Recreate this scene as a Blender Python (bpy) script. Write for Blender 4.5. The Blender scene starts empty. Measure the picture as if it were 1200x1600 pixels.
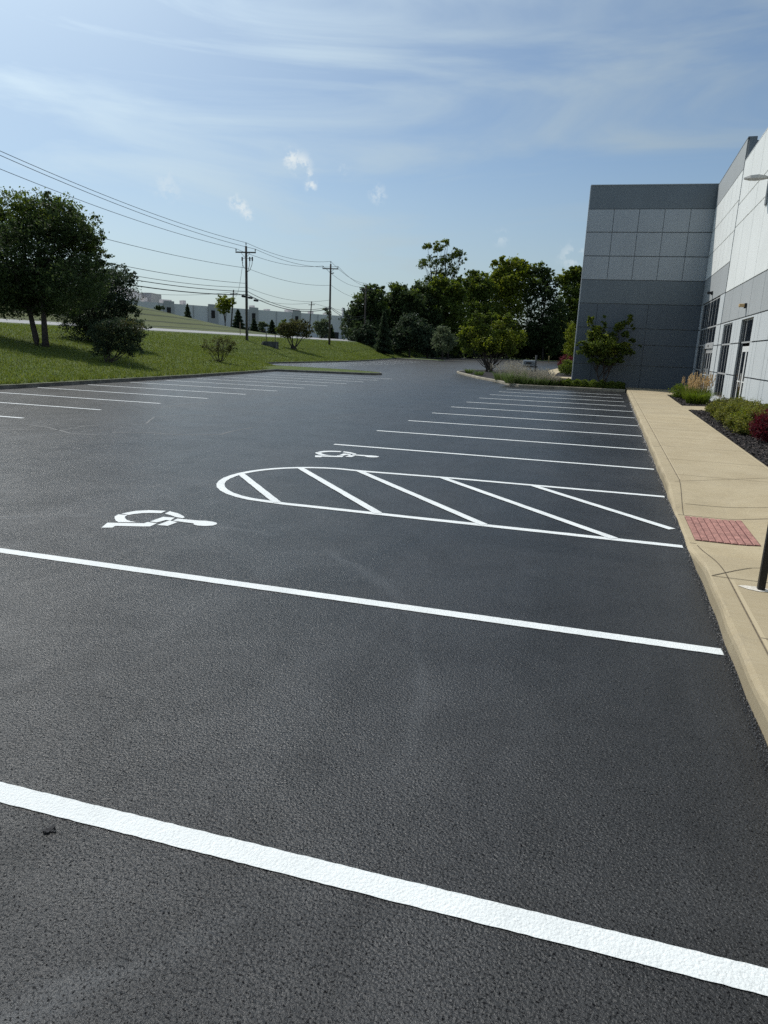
import bpy, math, random
import numpy as np
from math import sin, cos, pi, radians
from mathutils import Vector, Matrix
R = random.Random(7)
S = bpy.context.scene
COL = S.collection

# ------------------------------------------------------------------ camera
FPX, CAMZ = 1062.36, 1.981
CR = Vector((0.94987017, 0.3104547, 0.03693984))
CU = Vector((-0.10743892, 0.21317495, 0.97108873))
CW = Vector((-0.29360441, 0.92637699, -0.23584344))
cd = bpy.data.cameras.new('camera'); cam = bpy.data.objects.new('camera', cd); COL.objects.link(cam)
m = Matrix((CR, CU, -CW)).transposed().to_4x4(); m.translation = Vector((0, 0, CAMZ)); cam.matrix_world = m
cd.sensor_fit = 'VERTICAL'; cd.sensor_height = 36; cd.sensor_width = 27; cd.lens = 36 * FPX / 1600
cd.clip_start = 0.05; cd.clip_end = 6000
S.camera = cam

# ------------------------------------------------------------------ world, sun, exposure
SUN = Vector((-0.67, 0.44, 1.0)).normalized()        # towards the sun
w = bpy.data.worlds.new("World"); S.world = w; w.use_nodes = True
nt = w.node_tree; N = nt.nodes; Lk = nt.links; N.clear()
def nd(t, **k):
    n = N.new(t)
    for a, b in k.items():
        if a.startswith('i_'): n.inputs[int(a[2:])].default_value = b
        else: setattr(n, a, b)
    return n
sky = nd('ShaderNodeTexSky', sky_type='NISHITA', sun_disc=False)
sky.sun_elevation = math.asin(SUN.z); sky.sun_rotation = math.atan2(SUN.x, SUN.y)
sky.altitude = 200; sky.air_density = 1.0; sky.dust_density = 1.3; sky.ozone_density = 2.4
tc = nd('ShaderNodeTexCoord')
# cirrus: streaky thin cloud over the whole dome, plus a few small puffs low in the sky
mp = nd('ShaderNodeMapping'); mp.inputs['Rotation'].default_value = (0.12, -0.10, 0.35); mp.inputs['Scale'].default_value = (1.1, 1.6, 8.0); mp.inputs['Location'].default_value = (2, 13, 8.5)
Lk.new(tc.outputs['Generated'], mp.inputs['Vector'])
n1 = nd('ShaderNodeTexNoise'); n1.inputs['Scale'].default_value = 1.5; n1.inputs['Detail'].default_value = 7; n1.inputs['Roughness'].default_value = 0.55; n1.inputs['Distortion'].default_value = 0.9
Lk.new(mp.outputs[0], n1.inputs['Vector'])
r1 = nd('ShaderNodeMapRange', interpolation_type='SMOOTHSTEP'); r1.inputs[1].default_value = 0.36; r1.inputs[2].default_value = 0.74; r1.inputs[3].default_value = 0.06; r1.inputs[4].default_value = 0.62
Lk.new(n1.outputs['Fac'], r1.inputs[0])
puffsum = None
npf = nd('ShaderNodeTexNoise'); npf.inputs['Scale'].default_value = 75; npf.inputs['Detail'].default_value = 6; npf.inputs['Roughness'].default_value = 0.62
Lk.new(tc.outputs['Generated'], npf.inputs['Vector'])
nrm = nd('ShaderNodeVectorMath', operation='NORMALIZE'); Lk.new(tc.outputs['Generated'], nrm.inputs[0])
def pxdir(px, py): return (CW * FPX + CR * (px - 600) + CU * (800 - py)).normalized()
def math_(op, a, b=None, clamp=False):
    n = nd('ShaderNodeMath', operation=op, use_clamp=clamp)
    for i, v in enumerate((a, b)):
        if v is None: continue
        if isinstance(v, (int, float)): n.inputs[i].default_value = v
        else: Lk.new(v, n.inputs[i])
    return n.outputs[0]
for px, py, rad, amt in ((456, 248, 20, 1.0), (470, 256, 20, 1.0), (482, 272, 12, .7), (486, 289, 13, 1.0), (368, 316, 14, 1.0), (378, 323, 13, 1.0), (387, 335, 12, .9), (590, 304, 18, .55), (535, 264, 12, .25), (783, 372, 16, .3), (893, 402, 26, .45), (262, 291, 26, .35), (905, 392, 18, .4)):
    d = nd('ShaderNodeVectorMath', operation='DISTANCE'); Lk.new(nrm.outputs[0], d.inputs[0]); d.inputs[1].default_value = pxdir(px, py)
    mr = nd('ShaderNodeMapRange', interpolation_type='SMOOTHSTEP'); mr.inputs[1].default_value = rad / 1000; mr.inputs[2].default_value = 0; mr.inputs[3].default_value = 0; mr.inputs[4].default_value = amt
    Lk.new(d.outputs['Value'], mr.inputs[0])
    puffsum = mr.outputs[0] if puffsum is None else math_('MAXIMUM', puffsum, mr.outputs[0])
pn = nd('ShaderNodeMapRange', interpolation_type='SMOOTHSTEP'); pn.inputs[1].default_value = 0.42; pn.inputs[2].default_value = 0.60; Lk.new(npf.outputs['Fac'], pn.inputs[0])
puff = math_('MULTIPLY', math_('MULTIPLY', puffsum, pn.outputs[0]), 0.9)
sdn = nd('ShaderNodeVectorMath', operation='DOT_PRODUCT'); Lk.new(nrm.outputs[0], sdn.inputs[0]); sdn.inputs[1].default_value = SUN
sep = nd('ShaderNodeSeparateXYZ'); Lk.new(nrm.outputs[0], sep.inputs[0])
hz_ = nd('ShaderNodeMapRange', interpolation_type='SMOOTHSTEP'); hz_.inputs[1].default_value = 0.0; hz_.inputs[2].default_value = 0.30; hz_.inputs[3].default_value = 0.62; hz_.inputs[4].default_value = 0.0; Lk.new(sep.outputs['Z'], hz_.inputs[0])
glow = math_('MULTIPLY', math_('POWER', math_('MAXIMUM', sdn.outputs['Value'], 0.0), 5.0), 0.75)
fac = math_('MAXIMUM', math_('MAXIMUM', r1.outputs[0], hz_.outputs[0]), glow, True)
mix = nd('ShaderNodeMix', data_type='RGBA'); Lk.new(fac, mix.inputs[0]); wbn = nd('ShaderNodeVectorMath', operation='MULTIPLY'); Lk.new(sky.outputs[0], wbn.inputs[0]); wbn.inputs[1].default_value = (0.90, 0.98, 0.99); Lk.new(wbn.outputs[0], mix.inputs[6])
fwd = math_('ADD', math_('MULTIPLY', math_('POWER', math_('MAXIMUM', sdn.outputs['Value'], 0.0), 5.0), 2.0), 0.60)   # thin cloud scatters forward, so it is brighter towards the sun
cc_ = nd('ShaderNodeVectorMath', operation='SCALE'); cc_.inputs[0].default_value = (6.3, 7.5, 8.0); Lk.new(fwd, cc_.inputs['Scale'])
Lk.new(cc_.outputs[0], mix.inputs[7])
bg = nd('ShaderNodeBackground'); bg.inputs['Strength'].default_value = 0.102; mix2 = nd('ShaderNodeMix', data_type='RGBA'); Lk.new(puff, mix2.inputs[0]); Lk.new(mix.outputs[2], mix2.inputs[6]); mix2.inputs[7].default_value = (7.6, 8.2, 8.4, 1)
Lk.new(mix2.outputs[2], bg.inputs['Color'])
wo = nd('ShaderNodeOutputWorld'); Lk.new(bg.outputs[0], wo.inputs['Surface'])
sd = bpy.data.lights.new('sun', 'SUN'); sd.energy = 3.4; sd.angle = radians(0.55); sd.color = (1, 0.955, 0.885)
so = bpy.data.objects.new('sun', sd); COL.objects.link(so); so.rotation_euler = SUN.to_track_quat('Z', 'Y').to_euler()
S.view_settings.view_transform = 'Standard'; S.view_settings.look = 'None'; S.view_settings.exposure = 0.0; S.view_settings.gamma = 1
S.view_settings.use_curve_mapping = False
S.cycles.use_denoising = False; S.cycles.max_bounces = 6; S.cycles.transparent_max_bounces = 8

# ------------------------------------------------------------------ layout helpers
def cp(px, py, D):                      # a point of the place D metres along the view
    return Vector((0, 0, CAMZ)) + (CW * FPX + CR * (px - 600) + CU * (800 - py)) * (D / FPX)
def onz(px, py, z=0.0):
    d = CW * FPX + CR * (px - 600) + CU * (800 - py); return Vector((0, 0, CAMZ)) + d * ((z - CAMZ) / d.z)
def depth(p): return (Vector(p) - Vector((0, 0, CAMZ))).dot(CW)
def sst(t): t = max(0.0, min(1.0, t)); return t * t * (3 - 2 * t)

# ------------------------------------------------------------------ materials
MATS = {}
def mat(name, col=(.5, .5, .5), rough=.7, spec=.5, metal=0, noise=None, bump=None, trans=0, island=None, build=None):
    """noise=(scale, amount[, col2]); bump=(scale, strength, dist)"""
    if name in MATS: return MATS[name]
    M = bpy.data.materials.new(name); M.use_nodes = True; t = M.node_tree; n = t.nodes; l = t.links
    b = n['Principled BSDF']; b.inputs['Base Color'].default_value = (*col, 1); b.inputs['Roughness'].default_value = rough
    b.inputs['Specular IOR Level'].default_value = spec; b.inputs['Metallic'].default_value = metal
    g = n.new('ShaderNodeNewGeometry')
    src = None
    if noise:
        tx = n.new('ShaderNodeTexNoise'); tx.inputs['Scale'].default_value = noise[0]; tx.inputs['Detail'].default_value = 6; tx.inputs['Roughness'].default_value = .65
        l.new(g.outputs['Position'], tx.inputs['Vector'])
        c2 = noise[2] if len(noise) > 2 else tuple(c * (1 - noise[1]) for c in col)
        c1 = col if len(noise) > 2 else tuple(min(1, c * (1 + noise[1])) for c in col)
        mr = n.new('ShaderNodeMapRange'); mr.inputs[1].default_value = .35; mr.inputs[2].default_value = .65; l.new(tx.outputs['Fac'], mr.inputs[0])
        mx = n.new('ShaderNodeMix'); mx.data_type = 'RGBA'; mx.inputs[6].default_value = (*c1, 1); mx.inputs[7].default_value = (*c2, 1)
        l.new(mr.outputs[0], mx.inputs[0]); src = mx.outputs[2]
    if island:
        rp = n.new('ShaderNodeValToRGB'); rp.color_ramp.elements[0].color = (*island[0], 1); rp.color_ramp.elements[1].color = (*island[-1], 1)
        for k, c in enumerate(island[1:-1]):
            e = rp.color_ramp.elements.new((k + 1) / (len(island) - 1)); e.color = (*c, 1)
        l.new(g.outputs['Random Per Island'], rp.inputs[0]); src = rp.outputs[0]
    if src is not None: l.new(src, b.inputs['Base Color'])
    if bump:
        tx = n.new('ShaderNodeTexNoise'); tx.inputs['Scale'].default_value = bump[0]; tx.inputs['Detail'].default_value = 4
        l.new(g.outputs['Position'], tx.inputs['Vector'])
        bp = n.new('ShaderNodeBump'); bp.inputs['Strength'].default_value = bump[1]; bp.inputs['Distance'].default_value = bump[2]
        l.new(tx.outputs['Fac'], bp.inputs['Height']); l.new(bp.outputs[0], b.inputs['Normal'])
    if trans:
        tr = n.new('ShaderNodeBsdfTranslucent'); ms = n.new('ShaderNodeMixShader'); ms.inputs[0].default_value = trans
        if src is not None:
            hs = n.new('ShaderNodeHueSaturation'); hs.inputs['Saturation'].default_value = 1.15; hs.inputs['Value'].default_value = 1.9; l.new(src, hs.inputs['Color']); l.new(hs.outputs[0], tr.inputs['Color'])
        else: tr.inputs['Color'].default_value = (*[min(1, c * 1.9) for c in col], 1)
        l.new(b.outputs[0], ms.inputs[1]); l.new(tr.outputs[0], ms.inputs[2]); l.new(ms.outputs[0], n['Material Output'].inputs['Surface'])
    if build: build(M, t, n, l, b, g)
    MATS[name] = M
    return M

def tex(n, l, vec, kind='Noise', scale=1, detail=5, rough=.6, dist=0, **k):
    x = n.new('ShaderNodeTex' + kind); x.inputs['Scale'].default_value = scale
    if kind == 'Noise': x.inputs['Detail'].default_value = detail; x.inputs['Roughness'].default_value = rough; x.inputs['Distortion'].default_value = dist
    for a, b in k.items(): setattr(x, a, b)
    l.new(vec, x.inputs['Vector']); return x
def rng(n, l, v, a, b, c, d, smooth=False):
    x = n.new('ShaderNodeMapRange'); x.inputs[1].default_value = a; x.inputs[2].default_value = b; x.inputs[3].default_value = c; x.inputs[4].default_value = d
    if smooth: x.interpolation_type = 'SMOOTHSTEP'
    l.new(v, x.inputs[0]); return x.outputs[0]
def mth(n, l, op, a, b=None):
    x = n.new('ShaderNodeMath'); x.operation = op
    for i, v in enumerate((a, b)):
        if v is None: continue
        if isinstance(v, (int, float)): x.inputs[i].default_value = v
        else: l.new(v, x.inputs[i])
    return x.outputs[0]
def mixc(n, l, f, a, b, mode='MIX'):
    x = n.new('ShaderNodeMix'); x.data_type = 'RGBA'; x.blend_type = mode
    for i, v in ((0, f), (6, a), (7, b)):
        if isinstance(v, (int, float)): x.inputs[i].default_value = v
        elif isinstance(v, tuple): x.inputs[i].default_value = (*v, 1)
        else: l.new(v, x.inputs[i])
    return x.outputs[2]
def mapping(n, l, vec, sc=(1, 1, 1), rot=(0, 0, 0), loc=(0, 0, 0)):
    x = n.new('ShaderNodeMapping'); x.inputs['Scale'].default_value = sc; x.inputs['Rotation'].default_value = rot; x.inputs['Location'].default_value = loc
    l.new(vec, x.inputs['Vector']); return x.outputs[0]

def stone_height(n, l, P):
    wv = tex(n, l, P, 'Noise', 60, 2, .5); wp = n.new('ShaderNodeVectorMath'); wp.operation = 'MULTIPLY_ADD'
    l.new(wv.outputs['Color'], wp.inputs[0]); wp.inputs[1].default_value = (.012, .012, .012); l.new(P, wp.inputs[2])
    v1 = tex(n, l, wp.outputs[0], 'Voronoi', 80); v1.inputs['Randomness'].default_value = 1
    v2 = tex(n, l, P, 'Noise', 190, 4, .75)
    v3 = tex(n, l, P, 'Noise', 52, 4, .7)
    h = mth(n, l, 'ADD', mth(n, l, 'MULTIPLY', v1.outputs['Distance'], -0.75), mth(n, l, 'MULTIPLY', v2.outputs['Fac'], .48))
    return mth(n, l, 'ADD', h, mth(n, l, 'MULTIPLY', v3.outputs['Fac'], 1.3)), v2
def asphalt(M, t, n, l, b, g):
    P = g.outputs['Position']
    h, v2 = stone_height(n, l, P)
    big = tex(n, l, P, 'Noise', .35, 5, .6, 1.2)
    streak = tex(n, l, mapping(n, l, P, (1.6, .10, 1), (0, 0, .06)), 'Noise', 1.0, 5, .6, .8)
    swirl = tex(n, l, mapping(n, l, P, (.5, .25, 1), (0, 0, .5)), 'Noise', .9, 4, .55, 3.0)
    c = mixc(n, l, rng(n, l, big.outputs['Fac'], .35, .68, 0, 1, True), (.0090, .0094, .0105), (.0190, .0194, .0205))
    c = mixc(n, l, rng(n, l, streak.outputs['Fac'], .40, .66, 0, .55, True), c, (.026, .027, .030))
    c = mixc(n, l, rng(n, l, swirl.outputs['Fac'], .62, .72, 0, .40, True), c, (.012, .013, .015))
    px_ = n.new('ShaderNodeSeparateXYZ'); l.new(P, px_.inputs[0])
    glare_wear = rng(n, l, mth(n, l, 'ADD', px_.outputs[0], mth(n, l, 'MULTIPLY', streak.outputs['Fac'], 8)), -2.5, -11, 0, .9, True)   # worn lane and west stalls, with sun glare painted in as paler colour
    c = mixc(n, l, glare_wear, c, (.078, .073, .067))
    for cx, cy, r, wd, am, col in ((-4.4, 2.9, 2.7, .16, .85, 0), (-4.1, 3.1, 3.3, .12, .7, 1), (-2.2, 11.5, 6.6, .18, .45, 0), (-14.2, 57, 4.2, .35, .6, 0), (-14.6, 58, 6.0, .35, .55, 1), (-17, 62, 7.5, .4, .5, 0), (-9, 30, 8.5, .22, .5, 1), (-4, 27, 12.5, .25, .45, 0), (-12.2, 66, 9.5, .4, .6, 0), (-8.2, 10.5, 3.4, .15, .4, 0)):
        dv = n.new('ShaderNodeVectorMath'); dv.operation = 'DISTANCE'; l.new(P, dv.inputs[0]); dv.inputs[1].default_value = (cx, cy, 0)
        dd = mth(n, l, 'ABSOLUTE', mth(n, l, 'SUBTRACT', mth(n, l, 'ADD', dv.outputs['Value'], mth(n, l, 'MULTIPLY', swirl.outputs['Fac'], .8)), r + .4))
        mk = mth(n, l, 'MULTIPLY', rng(n, l, dd, 0, wd, am, 0, True), rng(n, l, swirl.outputs['Fac'], .42, .58, 0, 1, True))
        c = mixc(n, l, mk, c, (.055, .058, .062) if col else (.004, .0045, .006))
    c = mixc(n, l, rng(n, l, v2.outputs['Fac'], .40, .72, 0, .30), c, (.055, .058, .062))
    pit = tex(n, l, P, 'Noise', 105, 4, .7, .6); pm = rng(n, l, pit.outputs['Fac'], .515, .62, 0, 1)
    c = mixc(n, l, mth(n, l, 'MULTIPLY', pm, .85), c, (.003, .003, .004))
    patch = tex(n, l, P, 'Noise', 1.1, 6, .7, .8)
    sp = mth(n, l, 'MULTIPLY', rng(n, l, pm, 0, 1, .42, .02), rng(n, l, patch.outputs['Fac'], .35, .66, .72, 1.15)); SPN = sp
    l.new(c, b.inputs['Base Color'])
    l.new(mth(n, l, 'MULTIPLY', SPN, mth(n, l, 'SUBTRACT', 1, mth(n, l, 'MULTIPLY', glare_wear, .45))), b.inputs['Specular IOR Level'])
    l.new(rng(n, l, big.outputs['Fac'], .3, .7, .30, .38), b.inputs['Roughness'])
    bp = n.new('ShaderNodeBump'); bp.inputs['Strength'].default_value = .8; bp.inputs['Distance'].default_value = .0047
    l.new(h, bp.inputs['Height']); l.new(bp.outputs[0], b.inputs['Normal'])
def paint(M, t, n, l, b, g):
    P = g.outputs['Position']
    h, v2 = stone_height(n, l, P)
    wear = tex(n, l, P, 'Noise', 130, 4, .7); wl = tex(n, l, P, 'Noise', 2.2, 3, .6)
    f = mth(n, l, 'MULTIPLY', rng(n, l, wear.outputs['Fac'], .57, .68, 0, 1), rng(n, l, wl.outputs['Fac'], .45, .7, .1, .8))
    c = mixc(n, l, rng(n, l, wl.outputs['Fac'], .3, .7, 0, 1), (.74, .77, .77), (.66, .69, .69))
    l.new(mixc(n, l, f, c, (.25, .26, .27)), b.inputs['Base Color'])
    bp = n.new('ShaderNodeBump'); bp.inputs['Strength'].default_value = .7; bp.inputs['Distance'].default_value = .006
    l.new(h, bp.inputs['Height']); l.new(bp.outputs[0], b.inputs['Normal'])
def concrete(M, t, n, l, b, g):
    P = g.outputs['Position']
    a = tex(n, l, P, 'Noise', 1.1, 6, .65, .4); f = tex(n, l, P, 'Noise', 160, 3, .7); br = tex(n, l, mapping(n, l, P, (4, 60, 20)), 'Noise', 1.3, 3, .5)
    spot = tex(n, l, P, 'Noise', 7, 4, .7)
    c = mixc(n, l, rng(n, l, a.outputs['Fac'], .35, .65, 0, 1, True), (.375, .302, .182), (.445, .368, .235))
    c = mixc(n, l, rng(n, l, f.outputs['Fac'], .42, .62, 0, .5), c, (.25, .21, .15))
    c = mixc(n, l, rng(n, l, br.outputs['Fac'], .45, .7, 0, .25), c, (.50, .44, .33))
    c = mixc(n, l, rng(n, l, spot.outputs['Fac'], .62, .75, 0, .4, True), c, (.24, .20, .15))
    sp_ = n.new('ShaderNodeSeparateXYZ'); l.new(P, sp_.inputs[0]); wn = n.new('ShaderNodeTexWhiteNoise'); wn.noise_dimensions = '1D'; l.new(mth(n, l, 'FLOOR', mth(n, l, 'MULTIPLY', mth(n, l, 'ADD', sp_.outputs[1], .3), .53)), wn.inputs['W'])
    c = mixc(n, l, rng(n, l, wn.outputs['Value'], 0, 1, 0, .22), c, (.27, .23, .165))
    st = tex(n, l, P, 'Noise', 2.7, 6, .7, 1.2); c = mixc(n, l, rng(n, l, st.outputs['Fac'], .56, .72, 0, .35, True), c, (.22, .19, .14))
    vz = tex(n, l, P, 'Voronoi', 9); c = mixc(n, l, rng(n, l, vz.outputs['Distance'], .0, .10, .55, 0, True), c, (.13, .11, .085))
    l.new(c, b.inputs['Base Color'])
    bp = n.new('ShaderNodeBump'); bp.inputs['Strength'].default_value = .55; bp.inputs['Distance'].default_value = .004
    l.new(f.outputs['Fac'], bp.inputs['Height']); l.new(bp.outputs[0], b.inputs['Normal'])
def lawnmat(M, t, n, l, b, g):
    P = g.outputs['Position']
    a = tex(n, l, P, 'Noise', .22, 6, .65, .6); f = tex(n, l, mapping(n, l, P, (1, 1, .4)), 'Noise', 14, 5, .75); m2 = tex(n, l, P, 'Noise', 1.6, 5, .7)
    c = mixc(n, l, rng(n, l, a.outputs['Fac'], .35, .65, 0, 1, True), (.086, .120, .028), (.120, .146, .040))
    c = mixc(n, l, rng(n, l, f.outputs['Fac'], .38, .62, 0, .75), c, (.045, .078, .016))
    c = mixc(n, l, rng(n, l, m2.outputs['Fac'], .50, .68, 0, .5, True), c, (.105, .125, .042))
    l.new(c, b.inputs['Base Color'])
    bp = n.new('ShaderNodeBump'); bp.inputs['Strength'].default_value = .8; bp.inputs['Distance'].default_value = .08
    l.new(f.outputs['Fac'], bp.inputs['Height']); l.new(bp.outputs[0], b.inputs['Normal'])
def hillmat(M, t, n, l, b, g):
    P = g.outputs['Position']
    a = tex(n, l, P, 'Noise', .12, 6, .65, .6); f = tex(n, l, P, 'Noise', 5, 5, .75)
    sx = n.new('ShaderNodeSeparateXYZ'); l.new(P, sx.inputs[0])
    wob = tex(n, l, P, 'Noise', .03, 2, .5)
    xx = mth(n, l, 'ADD', mth(n, l, 'ADD', sx.outputs[0], mth(n, l, 'MULTIPLY', sx.outputs[1], .06)), mth(n, l, 'MULTIPLY', wob.outputs['Fac'], 8))
    fr = mth(n, l, 'FRACT', mth(n, l, 'MULTIPLY', xx, 1 / 4.6))
    c = mixc(n, l, rng(n, l, a.outputs['Fac'], .35, .65, 0, 1, True), (.082, .100, .034), (.108, .120, .046))
    c = mixc(n, l, rng(n, l, f.outputs['Fac'], .38, .62, 0, .5), c, (.065, .080, .025))
    line = mth(n, l, 'MULTIPLY', rng(n, l, fr, .0, .12, 0, 1, True), rng(n, l, fr, .20, .34, 1, 0, True))
    c = mixc(n, l, mth(n, l, 'MULTIPLY', line, .9), c, (.022, .030, .012))
    l.new(c, b.inputs['Base Color'])
def mulchm(M, t, n, l, b, g):
    P = g.outputs['Position']; f = tex(n, l, P, 'Noise', 40, 4, .7)
    l.new(mixc(n, l, rng(n, l, f.outputs['Fac'], .4, .65, 0, 1), (.010, .009, .010), (.030, .026, .028)), b.inputs['Base Color'])
    bp = n.new('ShaderNodeBump'); bp.inputs['Strength'].default_value = 1; bp.inputs['Distance'].default_value = .03
    l.new(f.outputs['Fac'], bp.inputs['Height']); l.new(bp.outputs[0], b.inputs['Normal'])
def panelm(c1):
    def f(M, t, n, l, b, g):
        P = g.outputs['Position']
        a = tex(n, l, P, 'Noise', .5, 5, .6, .4); s = tex(n, l, mapping(n, l, P, (3, 3, .18)), 'Noise', 1.2, 4, .6)
        c = mixc(n, l, rng(n, l, a.outputs['Fac'], .35, .65, 0, .5, True), c1, tuple(v * .90 for v in c1))
        c = mixc(n, l, rng(n, l, s.outputs['Fac'], .5, .72, 0, .35, True), c, tuple(v * .84 for v in c1))
        l.new(c, b.inputs['Base Color'])
    return f
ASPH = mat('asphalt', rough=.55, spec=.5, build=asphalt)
PAINT = mat('line_paint', rough=.6, spec=.4, build=paint)
CONC = mat('concrete', rough=.85, spec=.3, build=concrete)
KERBM = mat('kerb_concrete', (.15, .145, .13), .85, .3, noise=(2.5, .3), bump=(90, .3, .004))
LAWN = mat('lawn', rough=.9, spec=.15, build=lawnmat)
HILL = mat('hill_grass', rough=.9, spec=.15, build=hillmat)
MULCH = mat('mulch', rough=.9, spec=.2, build=mulchm)
CHIP = mat('mulch_chip', rough=.85, spec=.25, island=[(.006, .006, .007), (.016, .014, .015), (.035, .03, .03), (.11, .09, .08)])
W_LIGHT = mat('wall_light_grey', rough=.8, spec=.25, build=panelm((.78, .80, .78)))
W_MID = mat('wall_mid_grey', rough=.8, spec=.25, build=panelm((.39, .41, .415)))
W_LOW = mat('wall_pale_grey', rough=.8, spec=.25, build=panelm((.55, .58, .59)))
W_LIGHTF = mat('facade_light_grey', rough=.8, spec=.25, build=panelm((.42, .45, .47)))
W_DARK = mat('facade_blue_grey', rough=.8, spec=.25, build=panelm((.195, .222, .24)))
W_LOWF = mat('facade_slate_grey', rough=.8, spec=.25, build=panelm((.145, .168, .19)))
JOINTF = mat('facade_joint', (.24, .26, .28), .85, .2)
JOINT = mat('joint_sealant', (.12, .13, .14), .8, .2)
GLASS = mat('dark_glass', (.004, .005, .008), .03, .18)
ALU = mat('aluminium', (.42, .43, .43), .45, .5, noise=(3, .06))
WHITEF = mat('white_frame', (.70, .71, .70), .5, .4)
BLACKP = mat('black_post_paint', (.006, .006, .007), .45, .4, noise=(8, .3))
STEEL = mat('galvanised_steel', (.26, .27, .27), .5, .5, metal=.3, noise=(6, .2))
WOODP = mat('weathered_pole_wood', (.085, .072, .062), .9, .2, noise=(3, .35), bump=(20, .4, .01))
WIRE = mat('cable', (.035, .038, .042), .6, .3)
BLACK = mat('black_plastic', (.012, .012, .014), .5, .4)
BARK = mat('bark', (.055, .045, .038), .9, .2, noise=(9, .4), bump=(25, .6, .01))
TACT = mat('tactile_red', (.36, .185, .155), .8, .3, noise=(14, .28), bump=(90, .3, .003))
TACTD = mat('tactile_groove', (.12, .055, .052), .85, .2, noise=(20, .3))

# ------------------------------------------------------------------ mesh helpers
class MB:
    def __init__(s): s.v = []; s.f = []
    def quad(s, *p):
        k = len(s.v); s.v += [tuple(q) for q in p]; s.f.append(tuple(range(k, k + len(p)))); return s
    def box(s, a, b):
        x0, y0, z0 = a; x1, y1, z1 = b; k = len(s.v)
        s.v += [(x0, y0, z0), (x1, y0, z0), (x1, y1, z0), (x0, y1, z0), (x0, y0, z1), (x1, y0, z1), (x1, y1, z1), (x0, y1, z1)]
        s.f += [tuple(k + i for i in f) for f in ((0, 3, 2, 1), (4, 5, 6, 7), (0, 1, 5, 4), (1, 2, 6, 5), (2, 3, 7, 6), (3, 0, 4, 7))]; return s
    def obox(s, c, ax, ay, az, hx, hy, hz):      # oriented box
        k = len(s.v); c = Vector(c); ax, ay, az = Vector(ax).normalized() * hx, Vector(ay).normalized() * hy, Vector(az).normalized() * hz
        for z in (-1, 1):
            for x, y in ((-1, -1), (1, -1), (1, 1), (-1, 1)): s.v.append(tuple(c + ax * x + ay * y + az * z))
        s.f += [tuple(k + i for i in f) for f in ((0, 3, 2, 1), (4, 5, 6, 7), (0, 1, 5, 4), (1, 2, 6, 5), (2, 3, 7, 6), (3, 0, 4, 7))]; return s
    def tube(s, pts, rad, n=8, cap=True):
        pts = [Vector(p) for p in pts]; k0 = len(s.v)
        rad = rad if isinstance(rad, (list, tuple)) else [rad] * len(pts)
        ref = Vector((0, 0, 1)) if abs((pts[-1] - pts[0]).normalized().z) < .9 else Vector((1, 0, 0))
        for i, p in enumerate(pts):
            t = (pts[min(i + 1, len(pts) - 1)] - pts[max(i - 1, 0)]).normalized(); a = t.cross(ref).normalized(); b = a.cross(t)
            for j in range(n):
                th = 2 * pi * j / n; s.v.append(tuple(p + (a * cos(th) + b * sin(th)) * rad[i]))
        for i in range(len(pts) - 1):
            for j in range(n):
                q = k0 + i * n; s.f.append((q + j, q + (j + 1) % n, q + n + (j + 1) % n, q + n + j))
        if cap: s.f.append(tuple(k0 + j for j in range(n))[::-1]); s.f.append(tuple(k0 + (len(pts) - 1) * n + j for j in range(n)))
        return s
    def prism(s, poly, z0, z1):
        k = len(s.v); n = len(poly)
        s.v += [(x, y, z0) for x, y in poly] + [(x, y, z1) for x, y in poly]
        s.f.append(tuple(range(k, k + n))[::-1]); s.f.append(tuple(range(k + n, k + 2 * n)))
        for i in range(n): j = (i + 1) % n; s.f.append((k + i, k + j, k + n + j, k + n + i))
        return s
    def grid(s, pts, nu, nv):                      # pts: function(i,j)
        k = len(s.v)
        for i in range(nu + 1):
            for j in range(nv + 1): s.v.append(tuple(pts(i, j)))
        for i in range(nu):
            for j in range(nv): a = k + i * (nv + 1) + j; s.f.append((a, a + nv + 1, a + nv + 2, a + 1))
        return s
    def build(s, name, M, parent=None, smooth=False, bevel=0):
        me = bpy.data.meshes.new(name); me.from_pydata(s.v, [], s.f); me.update()
        o = bpy.data.objects.new(name, me); COL.objects.link(o); me.materials.append(M)
        if smooth: me.polygons.foreach_set('use_smooth', [True] * len(me.polygons))
        if bevel:
            b = o.modifiers.new('bevel', 'BEVEL'); b.width = bevel; b.segments = 2; b.limit_method = 'ANGLE'
        if parent is not None:
            o.parent = parent; o.matrix_parent_inverse = Matrix.Translation(parent.location).inverted()
        return o
def tag(o, label=None, cat=None, group=None, kind=None):
    if label: o['label'] = label
    if cat: o['category'] = cat
    if group: o['group'] = group
    if kind: o['kind'] = kind
    return o
def empty(name, loc, label=None, cat=None, group=None, kind=None):
    o = bpy.data.objects.new(name, None); COL.objects.link(o); o.location = loc; o.empty_display_size = .2
    return tag(o, label, cat, group, kind)
def copy_tree(o, loc, label=None, group=None, rz=None, sc=None):
    c = o.copy(); COL.objects.link(c); c.location = loc
    if rz is not None: c.rotation_euler.z = rz
    if sc is not None: c.scale = sc
    if label: c['label'] = label
    if group: c['group'] = group
    def kids(a, b):
        for ch in [x for x in list(COL.objects) if x.parent == a]:
            d = ch.copy(); COL.objects.link(d); d.parent = b; kids(ch, d)
    kids(o, c)
    return c
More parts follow.
